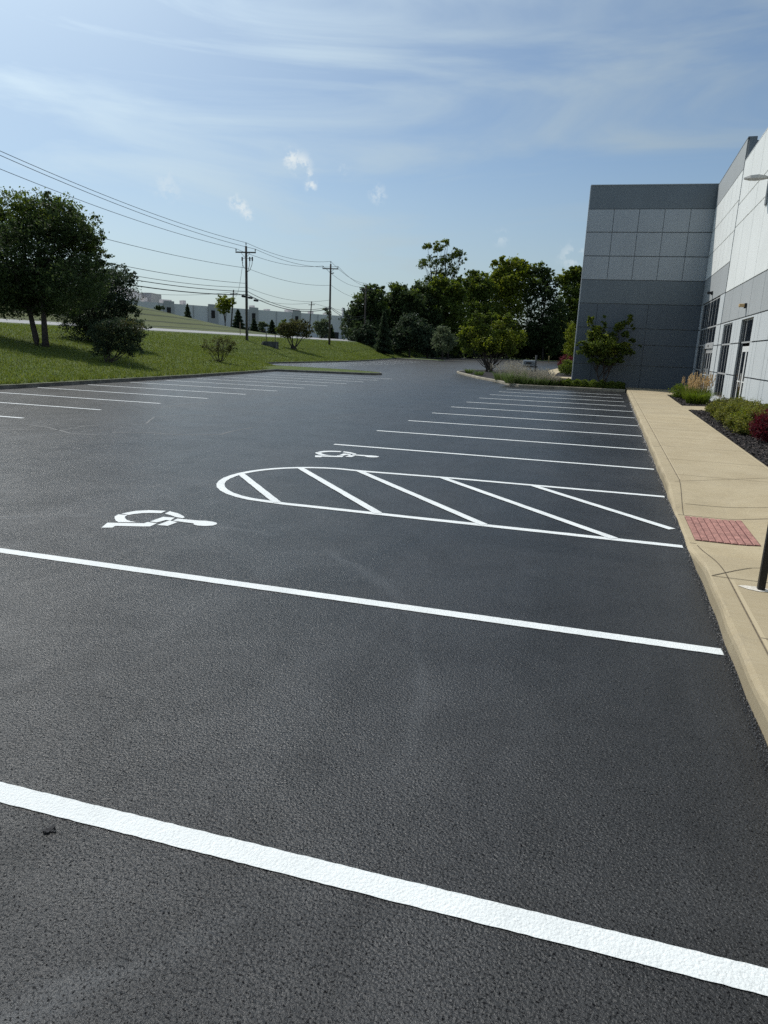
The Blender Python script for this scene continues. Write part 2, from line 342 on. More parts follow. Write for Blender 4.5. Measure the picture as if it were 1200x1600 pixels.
def ribbon(mb, pts, wid, z, jit=.0, seed=0, closed=False, sub=.25):
    rr = random.Random(seed); P = [Vector((*p[:2], 0)) for p in pts]; Q = []
    for a, b in zip(P[:-1], P[1:]):
        n = max(1, int((b - a).length / sub))
        for i in range(n): Q.append(a.lerp(b, i / n))
    Q.append(P[-1]); k = len(mb.v)
    for i, q in enumerate(Q):
        t = (Q[min(i + 1, len(Q) - 1)] - Q[max(i - 1, 0)]).normalized(); nn = Vector((-t.y, t.x, 0))
        mb.v.append((*(q + nn * (wid / 2 + rr.uniform(-jit, jit))).xy, z)); mb.v.append((*(q - nn * (wid / 2 + rr.uniform(-jit, jit))).xy, z))
    for i in range(len(Q) - 1): a = k + 2 * i; mb.f.append((a, a + 1, a + 3, a + 2))
    return mb

# ------------------------------------------------------------------ ground, lot, road
# outer kerb line of the lot on its west side and the matching points on the road edge
WEST = [(-20.7, -60), (-20.65, 0), (-20.6, 20), (-21.0, 27), (-21.3, 32), (-22.0, 39), (-22.7, 44.5), (-23.2, 48), (-27, 53.0), (-30.8, 57.5), (-31.3, 62), (-31.0, 77), (-32, 91), (-34.5, 106), (-37, 120), (-36.5, 132), (-37, 172)]
ROADX0, ROADX1 = -45.0, -54.0
def xk(y):
    for (x0, y0), (x1, y1) in zip(WEST[:-1], WEST[1:]):
        if y <= y1: return x0 + (x1 - x0) * max(0, (y - y0)) / (y1 - y0)
    return WEST[-1][0]
def nz(x, y, s=1.0):
    return .5 * sin(x * .9 * s + 1.3 * sin(y * .37 * s)) + .5 * sin(y * .7 * s + 1.7 * sin(x * .41 * s) + 2)
def hill_z(x, y):
    u = ROADX1 - x
    g = 3.2 + 4.6 * sst((u - 12) / 140) * (1 if y > -50 else 1)
    e = 5.2 * sst(u / 30) * (1 - sst((u - 60) / 70)) * (1 - sst((y - 88) / 62)) * sst((y + 60) / 90)
    return g + e + .12 * nz(x, y, .12) * sst(u / 8)
def lawn_z(x, y):
    if x <= ROADX1: return hill_z(x, y)
    if x <= ROADX0: return 2.75 + (ROADX0 - x) / 9 * .45
    k = xk(y)
    t = max(0, min(1, (k - x) / (k - ROADX0)))
    return .14 + 2.55 * (.75 * t + .25 * sst(t)) + .05 * nz(x, y, .5) * sst(t * 4) * (1 - sst(t * 3 - 2))
lotpoly = [(-20.75, -60)] + [(x - .05, y) for x, y in WEST[1:]] + [(60, 172.05), (60, -60)]
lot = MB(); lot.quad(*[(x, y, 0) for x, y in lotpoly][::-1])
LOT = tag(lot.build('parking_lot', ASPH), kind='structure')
ug = MB(); ug.quad((-4000, -4000, -.6), (4000, -4000, -.6), (4000, 5000, -.6), (-4000, 5000, -.6))
tag(ug.build('ground', LAWN), kind='structure')
la = MB(); bp_ = []
for (x0, y0), (x1, y1) in zip(WEST[:-1], WEST[1:]):
    L = math.hypot(x1 - x0, y1 - y0); n = max(1, int(L / .8)) if y0 >= 0 else 6
    bp_ += [(x0 + (x1 - x0) * i / n, y0 + (y1 - y0) * i / n) for i in range(n)]
bp_.append(WEST[-1]); NT = 34
def lawnpt(i, j):
    x, y = bp_[i]; X = x + (ROADX0 - .02 - x) * (j / NT) ** 1.0; return (X, y, lawn_z(X, y) if j else .14)
la.grid(lambda i, j: lawnpt(i, j), len(bp_) - 1, NT)
tag(la.build('lawn', LAWN, smooth=True), kind='structure')
fg = MB(); fx = [-45.02, -43, -41, -39, -37, -34, -30, -20, 0, 30, 60, 120, 300, 900]; fy = [172.05, 176, 180, 190, 210, 250, 320, 500, 900]
def fgz(x, y):
    a = .14 + (2.6 if x < -45 else max(0, (-37 - x) / 8) * 2.6)
    return a + sst((y - 180) / 200) * 3 * sst((-x + 30) / 80)
fg.grid(lambda i, j: (fx[i], fy[j], min(fgz(fx[i], fy[j]), 5)), len(fx) - 1, len(fy) - 1)
tag(fg.build('ground_behind_the_lot', LAWN, smooth=True), kind='structure')
hl = MB(); hx = [ROADX1 - .02 - 2.2 * i for i in range(60)] + [-200, -240, -300, -400, -600, -900]; hy = [-200, -100] + [-50 + 5 * i for i in range(70)] + [330, 380, 450, 600, 900]
hl.grid(lambda i, j: (hx[i], hy[j], hill_z(hx[i], hy[j])), len(hx) - 1, len(hy) - 1)
tag(hl.build('hill', HILL, smooth=True), kind='structure')
rd = MB(); ys = [-200, 0, 100, 200, 400, 900]
rd.grid(lambda i, j: ((ROADX1, ROADX0)[j], ys[i], (3.2, 2.75)[j]), len(ys) - 1, 1)
ROADM = mat('old_road_asphalt', (.30, .30, .30), .85, .3, noise=(.8, .12))
RD = tag(rd.build('road', ROADM), kind='structure')
for xx in (ROADX0 - .5, ROADX1 + .5):
    z = 2.75 + (ROADX0 - xx) / 9 * .45 + .006
    e = MB(); e.quad((xx - .06, -200, z), (xx + .06, -200, z), (xx + .06, 900, z), (xx - .06, 900, z)); e.build('edge_line', PAINT, RD)

# ------------------------------------------------------------------ kerbs and islands
def kerb(name, pts, M, side=1, w=.15, h=.15, closed=False, top=None):
    """kerb swept along a polyline; the gutter face runs on the line, the kerb lies on its `side` (left of travel = 1)"""
    P = [Vector((*p, 0)) for p in pts]; Q = []
    for a, b in zip(P[:-1], P[1:]):
        n = max(1, int((b - a).length / 1.0)); Q += [a.lerp(b, i / n) for i in range(n)]
    Q.append(P[-1]); prof = [(0, -.1), (.012, h * .8), (.03, h * .96), (.05, h), (w, h), (w, -.1)]
    mb = MB(); n = len(prof)
    for i, q in enumerate(Q):
        t = (Q[min(i + 1, len(Q) - 1)] - Q[max(i - 1, 0)]).normalized(); nn = Vector((-t.y, t.x, 0)) * side
        for d, z in prof: p = q + nn * d; mb.v.append((p.x, p.y, z))
    for i in range(len(Q) - 1):
        for j in range(n - 1):
            a = i * n + j; f = (a, a + 1, a + n + 1, a + n); mb.f.append(f if side < 0 else f[::-1])
    mb.f.append(tuple(range(n))); mb.f.append(tuple((len(Q) - 1) * n + j for j in range(n))[::-1])
    return tag(mb.build(name, M), kind='structure')
def arc(cx, cy, r, a0, a1, n=8): return [(cx + r * cos(radians(a0 + (a1 - a0) * i / n)), cy + r * sin(radians(a0 + (a1 - a0) * i / n))) for i in range(n + 1)]
PEN1 = [(-22.75, 45.0), (-19, 45.8), (-16.6, 46.3), (-15.9, 46.7), (-15.6, 47.5), (-16.0, 48.6), (-17, 49.6), (-20, 51.4), (-24, 52.2), (-27, 53.0)]
kerb('kerb', WEST[:6] + [(-22.6, 43.8), (-22.7, 44.8)] + PEN1[1:] + WEST[9:15] , KERBM, 1)
PEN2 = [(-36.8, 120), (-31, 115.8), (-27.4, 113.3), (-26.5, 113.6), (-26.3, 115), (-27.4, 117.5), (-31, 121.5), (-36.6, 127)]
kerb('kerb', PEN2, KERBM, 1)
kerb('kerb', [(-36.6, 127), (-36.5, 132), (-37, 172)], KERBM, 1)
kerb('kerb', [(-37, 172), (60, 172)], KERBM, 1)
for nm, pts in (('grass_island', PEN1[:] + [(-27.2, 52.9), (-23.3, 47.8)]), ('grass_island', PEN2 + [(-36.95, 122)])):
    c = Vector((sum(p[0] for p in pts) / len(pts), sum(p[1] for p in pts) / len(pts))); mb = MB()
    ring = [tuple(Vector(p) + (c - Vector(p)).normalized() * .1) for p in pts]
    for i in range(len(ring)):
        a, b = ring[i], ring[(i + 1) % len(ring)]
        mb.quad((*a, .135), (*b, .135), (*(Vector(a).lerp(c, .5)), .19), ); mb.quad((*b, .135), (*(Vector(b).lerp(c, .5)), .19), (*(Vector(a).lerp(c, .5)), .19)); mb.quad((*(Vector(a).lerp(c, .5)), .19), (*(Vector(b).lerp(c, .5)), .19), (*c, .2))
    tag(mb.build(nm, LAWN), kind='structure')
# planted island between the stalls and the building
ISL = [(.93, 41.1), (-2, 40.95), (-4.6, 40.65), (-5.0, 40.75), (-5.6, 41.7), (-7.0, 45.4), (-8.9, 49.3), (-10.8, 54.2), (-12.5, 58.8), (-12.9, 60.4), (-12.9, 62.5), (-12.6, 67), (-11.5, 70.5), (-9.5, 73.5), (-6.5, 76)]
ISLK = mat('island_kerb_concrete', (.30, .27, .21), .85, .3, noise=(1.5, .25), bump=(90, .3, .004))
kerb('kerb', ISL, ISLK, -1)
mb = MB(); inner = [(x + .1, y + .06) for x, y in ISL] + [(-6.4, 97), (-2, 97), (-2, 44), (1.2, 44.3), (1.2, 41.2)]
mb.quad(*[(x, y, .125) for x, y in inner][::-1]); tag(mb.build('planting_bed', MULCH), kind='structure')
mb = MB(); mb.quad(*[(x, y, .165) for x, y in ((-4.2, 54.6), (-6.35, 76), (-6.3, 97), (-5.2, 97), (-4.75, 68), (-4.3, 57.8), (-2.3, 57.6), (-2.3, 54.4))][::-1]); tag(mb.build('path', CONC), kind='structure')

# ------------------------------------------------------------------ sidewalk with the kerb ramp
SX0, SX1 = 1.0, 2.86
def side_z(x, y):
    r = sst((y - 6.45) / 1.5) * (1 - sst((y - 9.35) / 1.6))
    return .15 - .135 * r * (1 - sst((x - 1.5) / 1.25))
def ss(a, b, n): return [a + (b - a) * i / n for i in range(n)]
sy = [-60, -20] + ss(-5, 3, 16) + ss(3, 14, 88) + ss(14, 41.2, 60) + [41.2]
sx = [SX0 + .035, SX0 + .055, SX0 + .10, SX0 + .15] + [1.15 + (SX1 - 1.15) * i / 14 for i in range(1, 15)]
nU, nV = len(sy), len(sx) + 4
mb = MB(); prof = []
for y in sy:
    row = []
    z = side_z(SX0 + .03, y); wob = .006 * sin(y * 2.3) + .004 * sin(y * 7.1)
    row += [(SX0 + wob, y, -.08), (SX0 + wob, y, max(0.004, z - .05)), (SX0 + .008 + wob, y, max(.006, z - .022)), (SX0 + .02, y, max(.008, z - .007))]
    row += [(x, y, side_z(x, y)) for x in sx]
    prof.append(row)
mb.grid(lambda i, j: prof[i][j], nU - 1, nV - 1)
mb.f = [f[::-1] for f in mb.f]
SW = tag(mb.build('sidewalk', CONC, smooth=False), kind='structure')
mb = MB(); mb.box((SX0 + .002, 41.21, -.05), (4.55, 44.1, .149)); mb.box((SX1 + .004, 38.0, -.05), (4.55, 41.205, .146)); tag(mb.build('entrance_walk', CONC), kind='structure')
mb = MB(); mb.prism([(SX1 + .004, 27.4), (4.57, 28.1), (4.57, 30.4), (SX1 + .004, 29.6)], -.05, .147); tag(mb.build('entrance_walk', CONC), kind='structure')
# joints and cracks: narrow grooves, laid as thin dark strips 4 mm proud
JG = mat('joint_groove', (.12, .10, .075), .9, .1, noise=(30, .4)); JL = mat('trowelled_edge', (.43, .36, .24), .8, .2)
def strip(mb, a, b, wd, dz=.004, n=24):
    a, b = Vector(a), Vector(b); t = (b - a).normalized(); nn = Vector((-t.y, t.x)) * wd / 2; k = len(mb.v)
    for i in range(n + 1):
        q = a.lerp(b, i / n)
        for s in (1, -1): v = q + nn * s; mb.v.append((v.x, v.y, side_z(v.x, v.y) + dz))
    for i in range(n): c = k + 2 * i; mb.f.append((c, c + 1, c + 3, c + 2))
mb = MB()
for y in [-1.9, .2, 2.05, 3.45, 4.95 - .05] + [10.05 - .15, 11.8, 13.6, 15.6, 17.4, 19.35, 21.2, 23.1, 25, 27, 29, 31, 33, 35, 37, 39]:
    strip(mb, (1.17, y), (SX1, y), .009 if y < 20 else .014)
for y in (3.9, 15.4, 23.3, 31.2): strip(mb, (SX0 + .03, y), (1.16, y), .02)
strip(mb, (1.03, 6.25), (1.42, 6.69), .010); strip(mb, (1.42, 6.69), (2.84, 7.6), .008); strip(mb, (1.04, 6.25), (2.84, 6.24), .008)
strip(mb, (1.03, 9.32), (2.84, 9.32), .011); strip(mb, (1.03, 7.88), (1.1, 7.88), .010); strip(mb, (1.78, 9.34), (2.84, 9.34), .010)
strip(mb, (1.12, 11.1), (2.05, 11.8), .009); strip(mb, (2.05, 11.8), (2.84, 12.4), .009)
mb.build('joint', JG, SW)
mb = MB(); strip(mb, (1.16, -20), (1.16, 6.4), .010, n=60); strip(mb, (1.16, 6.4), (1.10, 7.8), .009); strip(mb, (1.10, 9.34), (1.2, 11.3), .009); strip(mb, (1.2, 11.3), (1.17, 41), .012, n=60)
mb.build('joint', JG, SW)
mb = MB(); strip(mb, (1.195, -20), (1.185, 6.2), .03, .003, 60); strip(mb, (1.215, 11.3), (1.20, 41), .02, .003, 60); strip(mb, (2.81, -20), (2.81, 27), .03, .003, 60); mb.build('trowelled_edge', JL, SW)
# tactile paving: brick-like domed mats
T0, T1, U0, U1 = 1.10, 1.76, 8.02, 9.22
TP = MB(); TP.grid(lambda i, j: (T0 + (T1 - T0) * i / 8, U0 + (U1 - U0) * j / 8, side_z(T0 + (T1 - T0) * i / 8, U0 + (U1 - U0) * j / 8) + .006), 8, 8)
tp = TP.build('tactile_paving', TACTD, SW)
mb = MB(); nx, ny = 9, 22
for i in range(nx):
    for j in range(ny):
        x = T0 + (i + .5) * (T1 - T0) / nx; y = U0 + (j + .5) * (U1 - U0) / ny; z = side_z(x, y) + .007; a, b = (T1 - T0) / nx * .43, (U1 - U0) / ny * .49
        mb.v += [(x - a, y - b, z), (x + a, y - b, z), (x + a, y + b, z), (x - a, y + b, z), (x - a * .8, y - b * .86, z + .009), (x + a * .8, y - b * .86, z + .009), (x + a * .8, y + b * .86, z + .009), (x - a * .8, y + b * .86, z + .009)]
        k = len(mb.v) - 8; mb.f += [tuple(k + q for q in f) for f in ((4, 5, 6, 7), (0, 1, 5, 4), (1, 2, 6, 5), (2, 3, 7, 6), (3, 0, 4, 7))]
o = mb.build('dome', TACT, tp)
# crumbly edge of the fresh asphalt against the kerb
EDGE = mat('tack_coat', rough=.4, spec=.6, island=[(.006, .006, .007), (.010, .010, .012), (.018, .018, .020)])
mb = MB(); rr = random.Random(3)
for k in range(6500):
    y = 2.2 + 30 * rr.random() ** 2.2; x = SX0 - abs(rr.gauss(0, .022)) + .004; r = rr.uniform(.002, .006) * (1 + y * .03); a = rr.uniform(0, pi); z = .003 + r * .4
    k0 = len(mb.v)
    for q in range(5): th = a + q * 2 * pi / 5; mb.v.append((x + r * cos(th), y + r * 1.3 * sin(th), z - r * .5))
    mb.v.append((x, y, z + r * .5))
    for q in range(5): mb.f.append((k0 + q, k0 + (q + 1) % 5, k0 + 5))
tag(mb.build('asphalt_crumbs', EDGE), kind='stuff')

# ------------------------------------------------------------------ painted markings (parts of the lot)
ZP = .004
def line(a, b, name='parking_line', w=.112, seed=[0], sub=.03):
    seed[0] += 1; mb = MB(); ribbon(mb, [a, b], w, ZP, .0018, seed[0], sub=sub); return mb.build(name, PAINT, LOT)
line((-5.5, 1.865), (.95, 2.14)); line((-5.32, 4.69), (.955, 4.915))
for y in (-.7, -3.45): line((-5.3, y - .2), (.95, y))
for i in range(10): y = 13.127 + 2.743 * i; line((-5.218, y - .2232), (.948 - (.03 * i if i > 5 else 0), y), sub=.5)
for i in range(-3, 12): y = 12.9 + 2.68 * i; line((max(-20.55, xk(y) + .12), y - .14), (-13.25, y), sub=1)
for i in range(0, 19): y = 55.6 + 2.7 * i; line((xk(y) + .3, y), (xk(y) + (3.5 if i < 1 else 6.6), y), sub=3)
# hatched access aisle with its rounded end
mb = MB()
ca = [(.95, 7.735), (-3.75, 7.62)] + arc(-3.92, 8.95, 1.33, -95, -180, 9)[1:] + arc(-3.92, 8.98, 1.33, 180, 98, 9)[1:] + [(-3.6, 10.29), (-2.2, 10.42), (.955, 10.54)]
ribbon(mb, ca, .11, ZP, .003, 90, sub=.1)
for a, b in (((-5.20, 9.10), (-3.86, 7.64)), ((-4.64, 10.03), (-2.50, 7.67)), ((-3.70, 10.26), (-1.20, 7.69)), ((-2.36, 10.39), (.25, 7.74)), ((-.92, 10.42), (.90, 8.50))):
    ribbon(mb, [a, b], .11, ZP + .003, .003, 91, sub=.1)
mb.build('access_aisle', PAINT, LOT)
SYM = [[(-5.1, 6.11), (-5.15, 6.17), (-5.18, 6.27), (-5.07, 6.29), (-5.05, 6.22), (-5.01, 6.17), (-4.94, 6.11), (-4.86, 6.08), (-4.77, 6.07), (-4.95, 5.99), (-5.02, 6.03)],
[(-5.17, 6.31), (-5.15, 6.4), (-5.11, 6.5), (-5.0, 6.59), (-4.81, 6.65), (-4.79, 6.53), (-4.9, 6.49), (-4.98, 6.44), (-5.04, 6.36), (-5.06, 6.3)],
[(-4.74, 6.53), (-4.76, 6.65), (-4.62, 6.61), (-4.49, 6.53), (-4.44, 6.48), (-4.44, 6.44), (-4.54, 6.45), (-4.64, 6.5)],
[(-4.96, 5.73), (-5.04, 5.92), (-4.68, 6.07), (-4.68, 6.13), (-4.56, 6.13), (-4.54, 5.99), (-4.62, 5.95), (-4.88, 5.85), (-4.86, 5.78)],
[(-4.67, 6.16), (-4.67, 6.4), (-4.53, 6.42), (-4.5, 6.3), (-4.56, 6.29), (-4.58, 6.16)],
[(-4.51, 6.07), (-4.51, 6.29), (-4.39, 6.27), (-4.39, 6.09)],
[(-4.47, 6.3), (-4.48, 6.4), (-4.22, 6.43), (-4.15, 6.455), (-4.06, 6.455), (-3.99, 6.43), (-3.96, 6.38), (-3.97, 6.31), (-4.03, 6.26), (-4.12, 6.24), (-4.18, 6.26), (-4.2, 6.3)]]
def symbol(f):
    mb = MB()
    for pc in SYM: mb.quad(*[(*f(x, y), ZP) for x, y in pc])
    for i, fc in enumerate(mb.f):                      # keep faces up
        v = [Vector(mb.v[j]) for j in fc]; A = sum(v[k].x * v[(k + 1) % len(v)].y - v[(k + 1) % len(v)].x * v[k].y for k in range(len(v)))
        if A < 0: mb.f[i] = fc[::-1]
    return mb.build('wheelchair_symbol', PAINT, LOT)
symbol(lambda x, y: (x, y)); symbol(lambda x, y: (x + .07, y + 5.46))
# faint sealed seams wandering over the drive lane
SEAM = mat('seam_sealer', (.085, .087, .088), .6, .4, noise=(6, .3)); SEAMD = mat('dark_tyre_scuff', (.019, .0195, .021), .5, .5)
for k, pts in enumerate(([(0, 663), (40, 663), (75, 668), (110, 677), (150, 680)], [(0, 671), (60, 672), (100, 672), (130, 666), (160, 664)], [(175, 676), (230, 676), (270, 679), (345, 679), (362, 674), (395, 668)], [(228, 662), (240, 652), (290, 648), (340, 650)], [(245, 638), (270, 634), (330, 628)])):
    w0 = [onz(*q) for q in pts]; mb = MB(); ribbon(mb, [(q.x, q.y) for q in w0], .05, .002, .012, k, sub=.3); mb.build('sealed_seam', SEAM, LOT)
# a small clod of asphalt near the closest line
mb = MB(); c = onz(76, 1300)
for q in range(14):
    a, r = R.uniform(0, 2 * pi), R.uniform(0, .028); s_ = R.uniform(.004, .010)
    mb.obox((c.x + r * cos(a), c.y + r * sin(a), s_ * .5), (cos(a), sin(a), .3), (-sin(a), cos(a), .1), (0, -.2, 1), s_, s_ * .7, s_ * .5)
tag(mb.build('asphalt_clod', mat('clod', (.03, .03, .033), .8, .3)), 'crumbled dark asphalt clod lying in front of the closest white line', 'clod')

# ------------------------------------------------------------------ the near building
BX, FY, SK = 4.6, 44.46, .10          # east wall plane, facade plane at the inner corner, skew of the facade
BLD = empty('office_warehouse', (4.6, 40, 0), 'grey panelled two-storey building with dark glass entrances beside the sidewalk', 'building')
GL = []   # openings in the east wall: (y0,y1,z0,z1)
OPEN = [(37.05, 43.75, .15, 4.93), (32.15, 34.6, .35, 3.50), (27.65, 30.05, .15, 3.50), (14.2, 16.4, .35, 3.5), (-8, -5, .15, 3.5)]
def cut(y0, y1, z0, z1):
    """split one panel rectangle around the openings"""
    out = [(y0, y1, z0, z1)]
    for a, b, c, d in OPEN:
        nxt = []
        for (p, q, r, s) in out:
            if q <= a or p >= b or s <= c or r >= d: nxt.append((p, q, r, s)); continue
            if p < a: nxt.append((p, a, r, s))
            if q > b: nxt.append((b, q, r, s))
            lo, hi = max(p, a), min(q, b)
            if r < c: nxt.append((lo, hi, r, c))
            if s > d: nxt.append((lo, hi, d, s))
        out = nxt
    return [o for o in out if o[1] - o[0] > .04 and o[3] - o[2] > .04]
def wall_band(z0, z1, vs, M, gap=.045, vgap=.034, x=BX):
    pcs = [c for a, b in zip(vs[:-1], vs[1:]) for c in cut(a + vgap / 2, b - vgap / 2, z0 + gap / 2, z1 - gap / 2)]
    runs = []                                        # every unbroken run of the band is one part
    for c in sorted(pcs):
        for r_ in runs:
            if any(abs(c[0] - d[1]) < .1 and min(c[3], d[3]) - max(c[2], d[2]) > .02 for d in r_): r_.append(c); break
        else: runs.append([c])
    for r_ in runs:
        mb = MB()
        for (p, q, r, s) in r_: mb.box((x, p, r), (x + .059, q, s))
        mb.build('wall_panel', M, BLD)
near_v = [-40] + [35.5 - 2.2 * i for i in range(34, -1, -1)]; near_v = [v for v in near_v if v > -39]; near_v = [-40] + near_v
near_v[-1] = 35.5
far_v = [35.68 + i * 1.3 for i in range(6)] + [43.45, 44.4]
low_v = []
for v in near_v: low_v += [v] if v > 35 or v < -30 else [v - .28, v + .28]
low_v = sorted(set(round(v, 3) for v in low_v))
wall_band(8.63, 10.40, near_v, W_LIGHT); wall_band(7.70, 8.63, [v for v in near_v[::2]] + [35.5] if len(near_v) % 2 == 0 else near_v[::2], W_LIGHT); wall_band(4.94, 7.70, near_v, W_LIGHT)
wall_band(3.58, 4.94, near_v, W_MID); wall_band(2.63, 3.58, low_v, W_LOW); wall_band(1.40, 2.63, low_v, W_LOW); wall_band(-.1, 1.40, low_v, W_LOW)
wall_band(10.13, 11.36, [35.68, 44.4], W_MID); wall_band(8.88, 10.13, far_v, W_LIGHT); wall_band(7.62, 8.88, far_v, W_LIGHT); wall_band(6.30, 7.62, far_v, W_LIGHT)
wall_band(4.96, 6.30, [35.68, 44.4], W_MID)
for z0, z1 in ((3.58, 4.96), (2.63, 3.58), (1.4, 2.63), (-.1, 1.4)): wall_band(z0, z1, [35.68, 44.4], W_LOW)
# projecting sills under the reveals: they catch the sun
for (z, y0, y1) in ((4.885, -40, 35.5), (3.53, -40, 35.5), (2.585, -40, 35.5), (1.355, -40, 35.5)):
    mb = MB()
    for (p, q, r, s) in cut(y0, y1, z - .018, z + .0): mb.v += [(BX + .01, p, s - .075), (BX + .01, q, s - .075), (BX + .045, q, s + .022), (BX + .045, p, s + .022), (BX - .014, p, s - .06), (BX - .014, q, s - .06)]; k = len(mb.v) - 6; mb.f += [(k + 3, k + 2, k + 5, k + 4), (k + 4, k + 5, k + 1, k), (k, k + 3, k + 4), (k + 1, k + 5, k + 2), (k, k + 1, k + 2, k + 3)]
    if mb.v: mb.build('sill_band', W_LIGHT, BLD)
# parapets
mb = MB(); mb.box((BX - .004, 35.58, 11.36), (BX + .36, 44.3, 11.40)); mb.box((BX + .062, 35.56, 10.2), (BX + .36, 35.60, 11.36)); mb.build('parapet_cap', W_DARK, BLD)
mb = MB(); mb.box((BX - .004, -40, 10.40), (BX + .36, 35.5, 10.43)); mb.build('parapet_cap', WHITEF, BLD)
# facade: the wing that closes the view; it faces the camera and stands in its own shade
AX = Vector((-1, -SK, 0)).normalized()             # running away from the inner corner
AN = Vector((SK, -1, 0)).normalized()              # out of the facade
FO = Vector((BX + .02, FY, 0))
FL = 6.80
def fpt(u, d, z): p = FO + AX * u + AN * d; return (p.x, p.y, z)
def fbox(mb, u0, u1, z0, z1, d0, d1):
    k = len(mb.v)
    mb.v += [fpt(u0, d0, z0), fpt(u1, d0, z0), fpt(u1, d1, z0), fpt(u0, d1, z0), fpt(u0, d0, z1), fpt(u1, d0, z1), fpt(u1, d1, z1), fpt(u0, d1, z1)]
    mb.f += [tuple(k + i for i in f) for f in ((0, 3, 2, 1), (4, 5, 6, 7), (0, 1, 5, 4), (1, 2, 6, 5), (2, 3, 7, 6), (3, 0, 4, 7))]
mb = MB(); p0, p1 = FO - AN * .0, FO + AX * (FL - .01)
mb.prism([(p1.x + .03, p1.y + .07), (BX + .05, FY + .07), (BX + .05, 110), (p1.x + .03, 110)], -.3, 11.30); mb.build('wing_core', JOINTF, BLD)
def fband(z0, z1, us, M, gap=.05, vg=.028):
    mb = MB()
    for a, b in zip(us[:-1], us[1:]): fbox(mb, a + (vg / 2 if a > 0 else 0), b - (vg / 2 if b < FL else 0), z0 + gap / 2, z1 - gap / 2, 0, -.062)
    return mb.build('wall_panel', M, BLD)
vu = [BX - x for x in (3.33, 1.95, .58, -.8)]; up = [0] + vu + [FL]; lo = [0, BX - 1.69, BX + 1.17, FL]
fband(10.15, 11.40, [0, FL], W_DARK, .01); fband(8.90, 10.15, up, W_LIGHTF); fband(7.60, 8.90, up, W_LIGHTF); fband(6.28, 7.60, up, W_LIGHTF)
fband(4.95, 6.28, [0, FL], W_DARK); fband(3.57, 4.95, lo, W_LOWF); fband(2.64, 3.57, lo, W_LOWF); fband(1.44, 2.64, lo, W_LOWF); fband(-.1, 1.44, lo, W_LOWF)
mb = MB(); fbox(mb, -.02, FL + .03, 11.40, 11.44, .03, -.35); mb.build('parapet_cap', W_LIGHTF, BLD)
mb = MB(); fbox(mb, FL, FL + .05, -.1, 11.40, -.004, -.20); mb.build('corner_trim', W_LIGHTF, BLD)
mb = MB(); mb.box((p1.x - .03, p1.y + .20, -.1), (p1.x + .029, 110, 11.38)); mb.build('side_wall', W_LOW, BLD)
# lightproof core behind the openings
def window(y0, y1, z0, z1, mull, trans, depth_=.02, fr=.055, M=ALU, name='window', fm=None):
    w_ = MB(); w_.box((BX + depth_ + .03, y0, z0), (BX + depth_ + .05, y1, z1)); g = w_.build(name, GLASS, BLD)
    f = MB(); X0, X1 = BX + depth_ + .014, BX + depth_ + .029
    f.box((X0, y0, z0), (X1, y0 + fr, z1)); f.box((X0, y1 - fr, z0), (X1, y1, z1)); f.box((X0, y0 + fr, z1 - fr), (X1, y1 - fr, z1)); f.box((X0, y0 + fr, z0), (X1, y1 - fr, z0 + fr))
    for yy in mull: f.box((X0 + .004, yy - fr / 2, z0 + fr), (X1, yy + fr / 2, z1 - fr))
    for zz in trans: f.box((X0 - .006, y0 + fr, zz - fr * .6), (X1 - .004, y1 - fr, zz + fr * .6))
    f.build('frame', M, g)
    return g
# cut the core where windows are: rebuild it with recesses
mbx = MB()
ylist = sorted(set([-40, 35.55] + [v for o in OPEN for v in o[:2] if v < 35.5]))
def slab(y0, y1, zt):
    ops = [o for o in OPEN if o[0] <= y0 + 1e-6 and o[1] >= y1 - 1e-6]
    if not ops: mbx.box((BX + .06, y0, -.3), (BX + .6, y1, zt)); return
    o = ops[0]; mbx.box((BX + .06, y0, -.3), (BX + .6, y1, o[2])); mbx.box((BX + .06, y0, o[3]), (BX + .6, y1, zt)); mbx.box((BX + .30, y0, o[2]), (BX + .6, y1, o[3]))
for a, b in zip(ylist[:-1], ylist[1:]): slab(a, b, 10.30)
ylist = [35.60, 37.05, 43.75, 60]
for a, b in zip(ylist[:-1], ylist[1:]): slab(a, b, 11.24)
mbx.box((BX + .6, -40, -.3), (BX + 40, 35.58, 10.2)); mbx.box((BX + .6, 35.58, -.3), (BX + 40, 110, 11.1))
mbx.build('wall_core', JOINT, BLD)
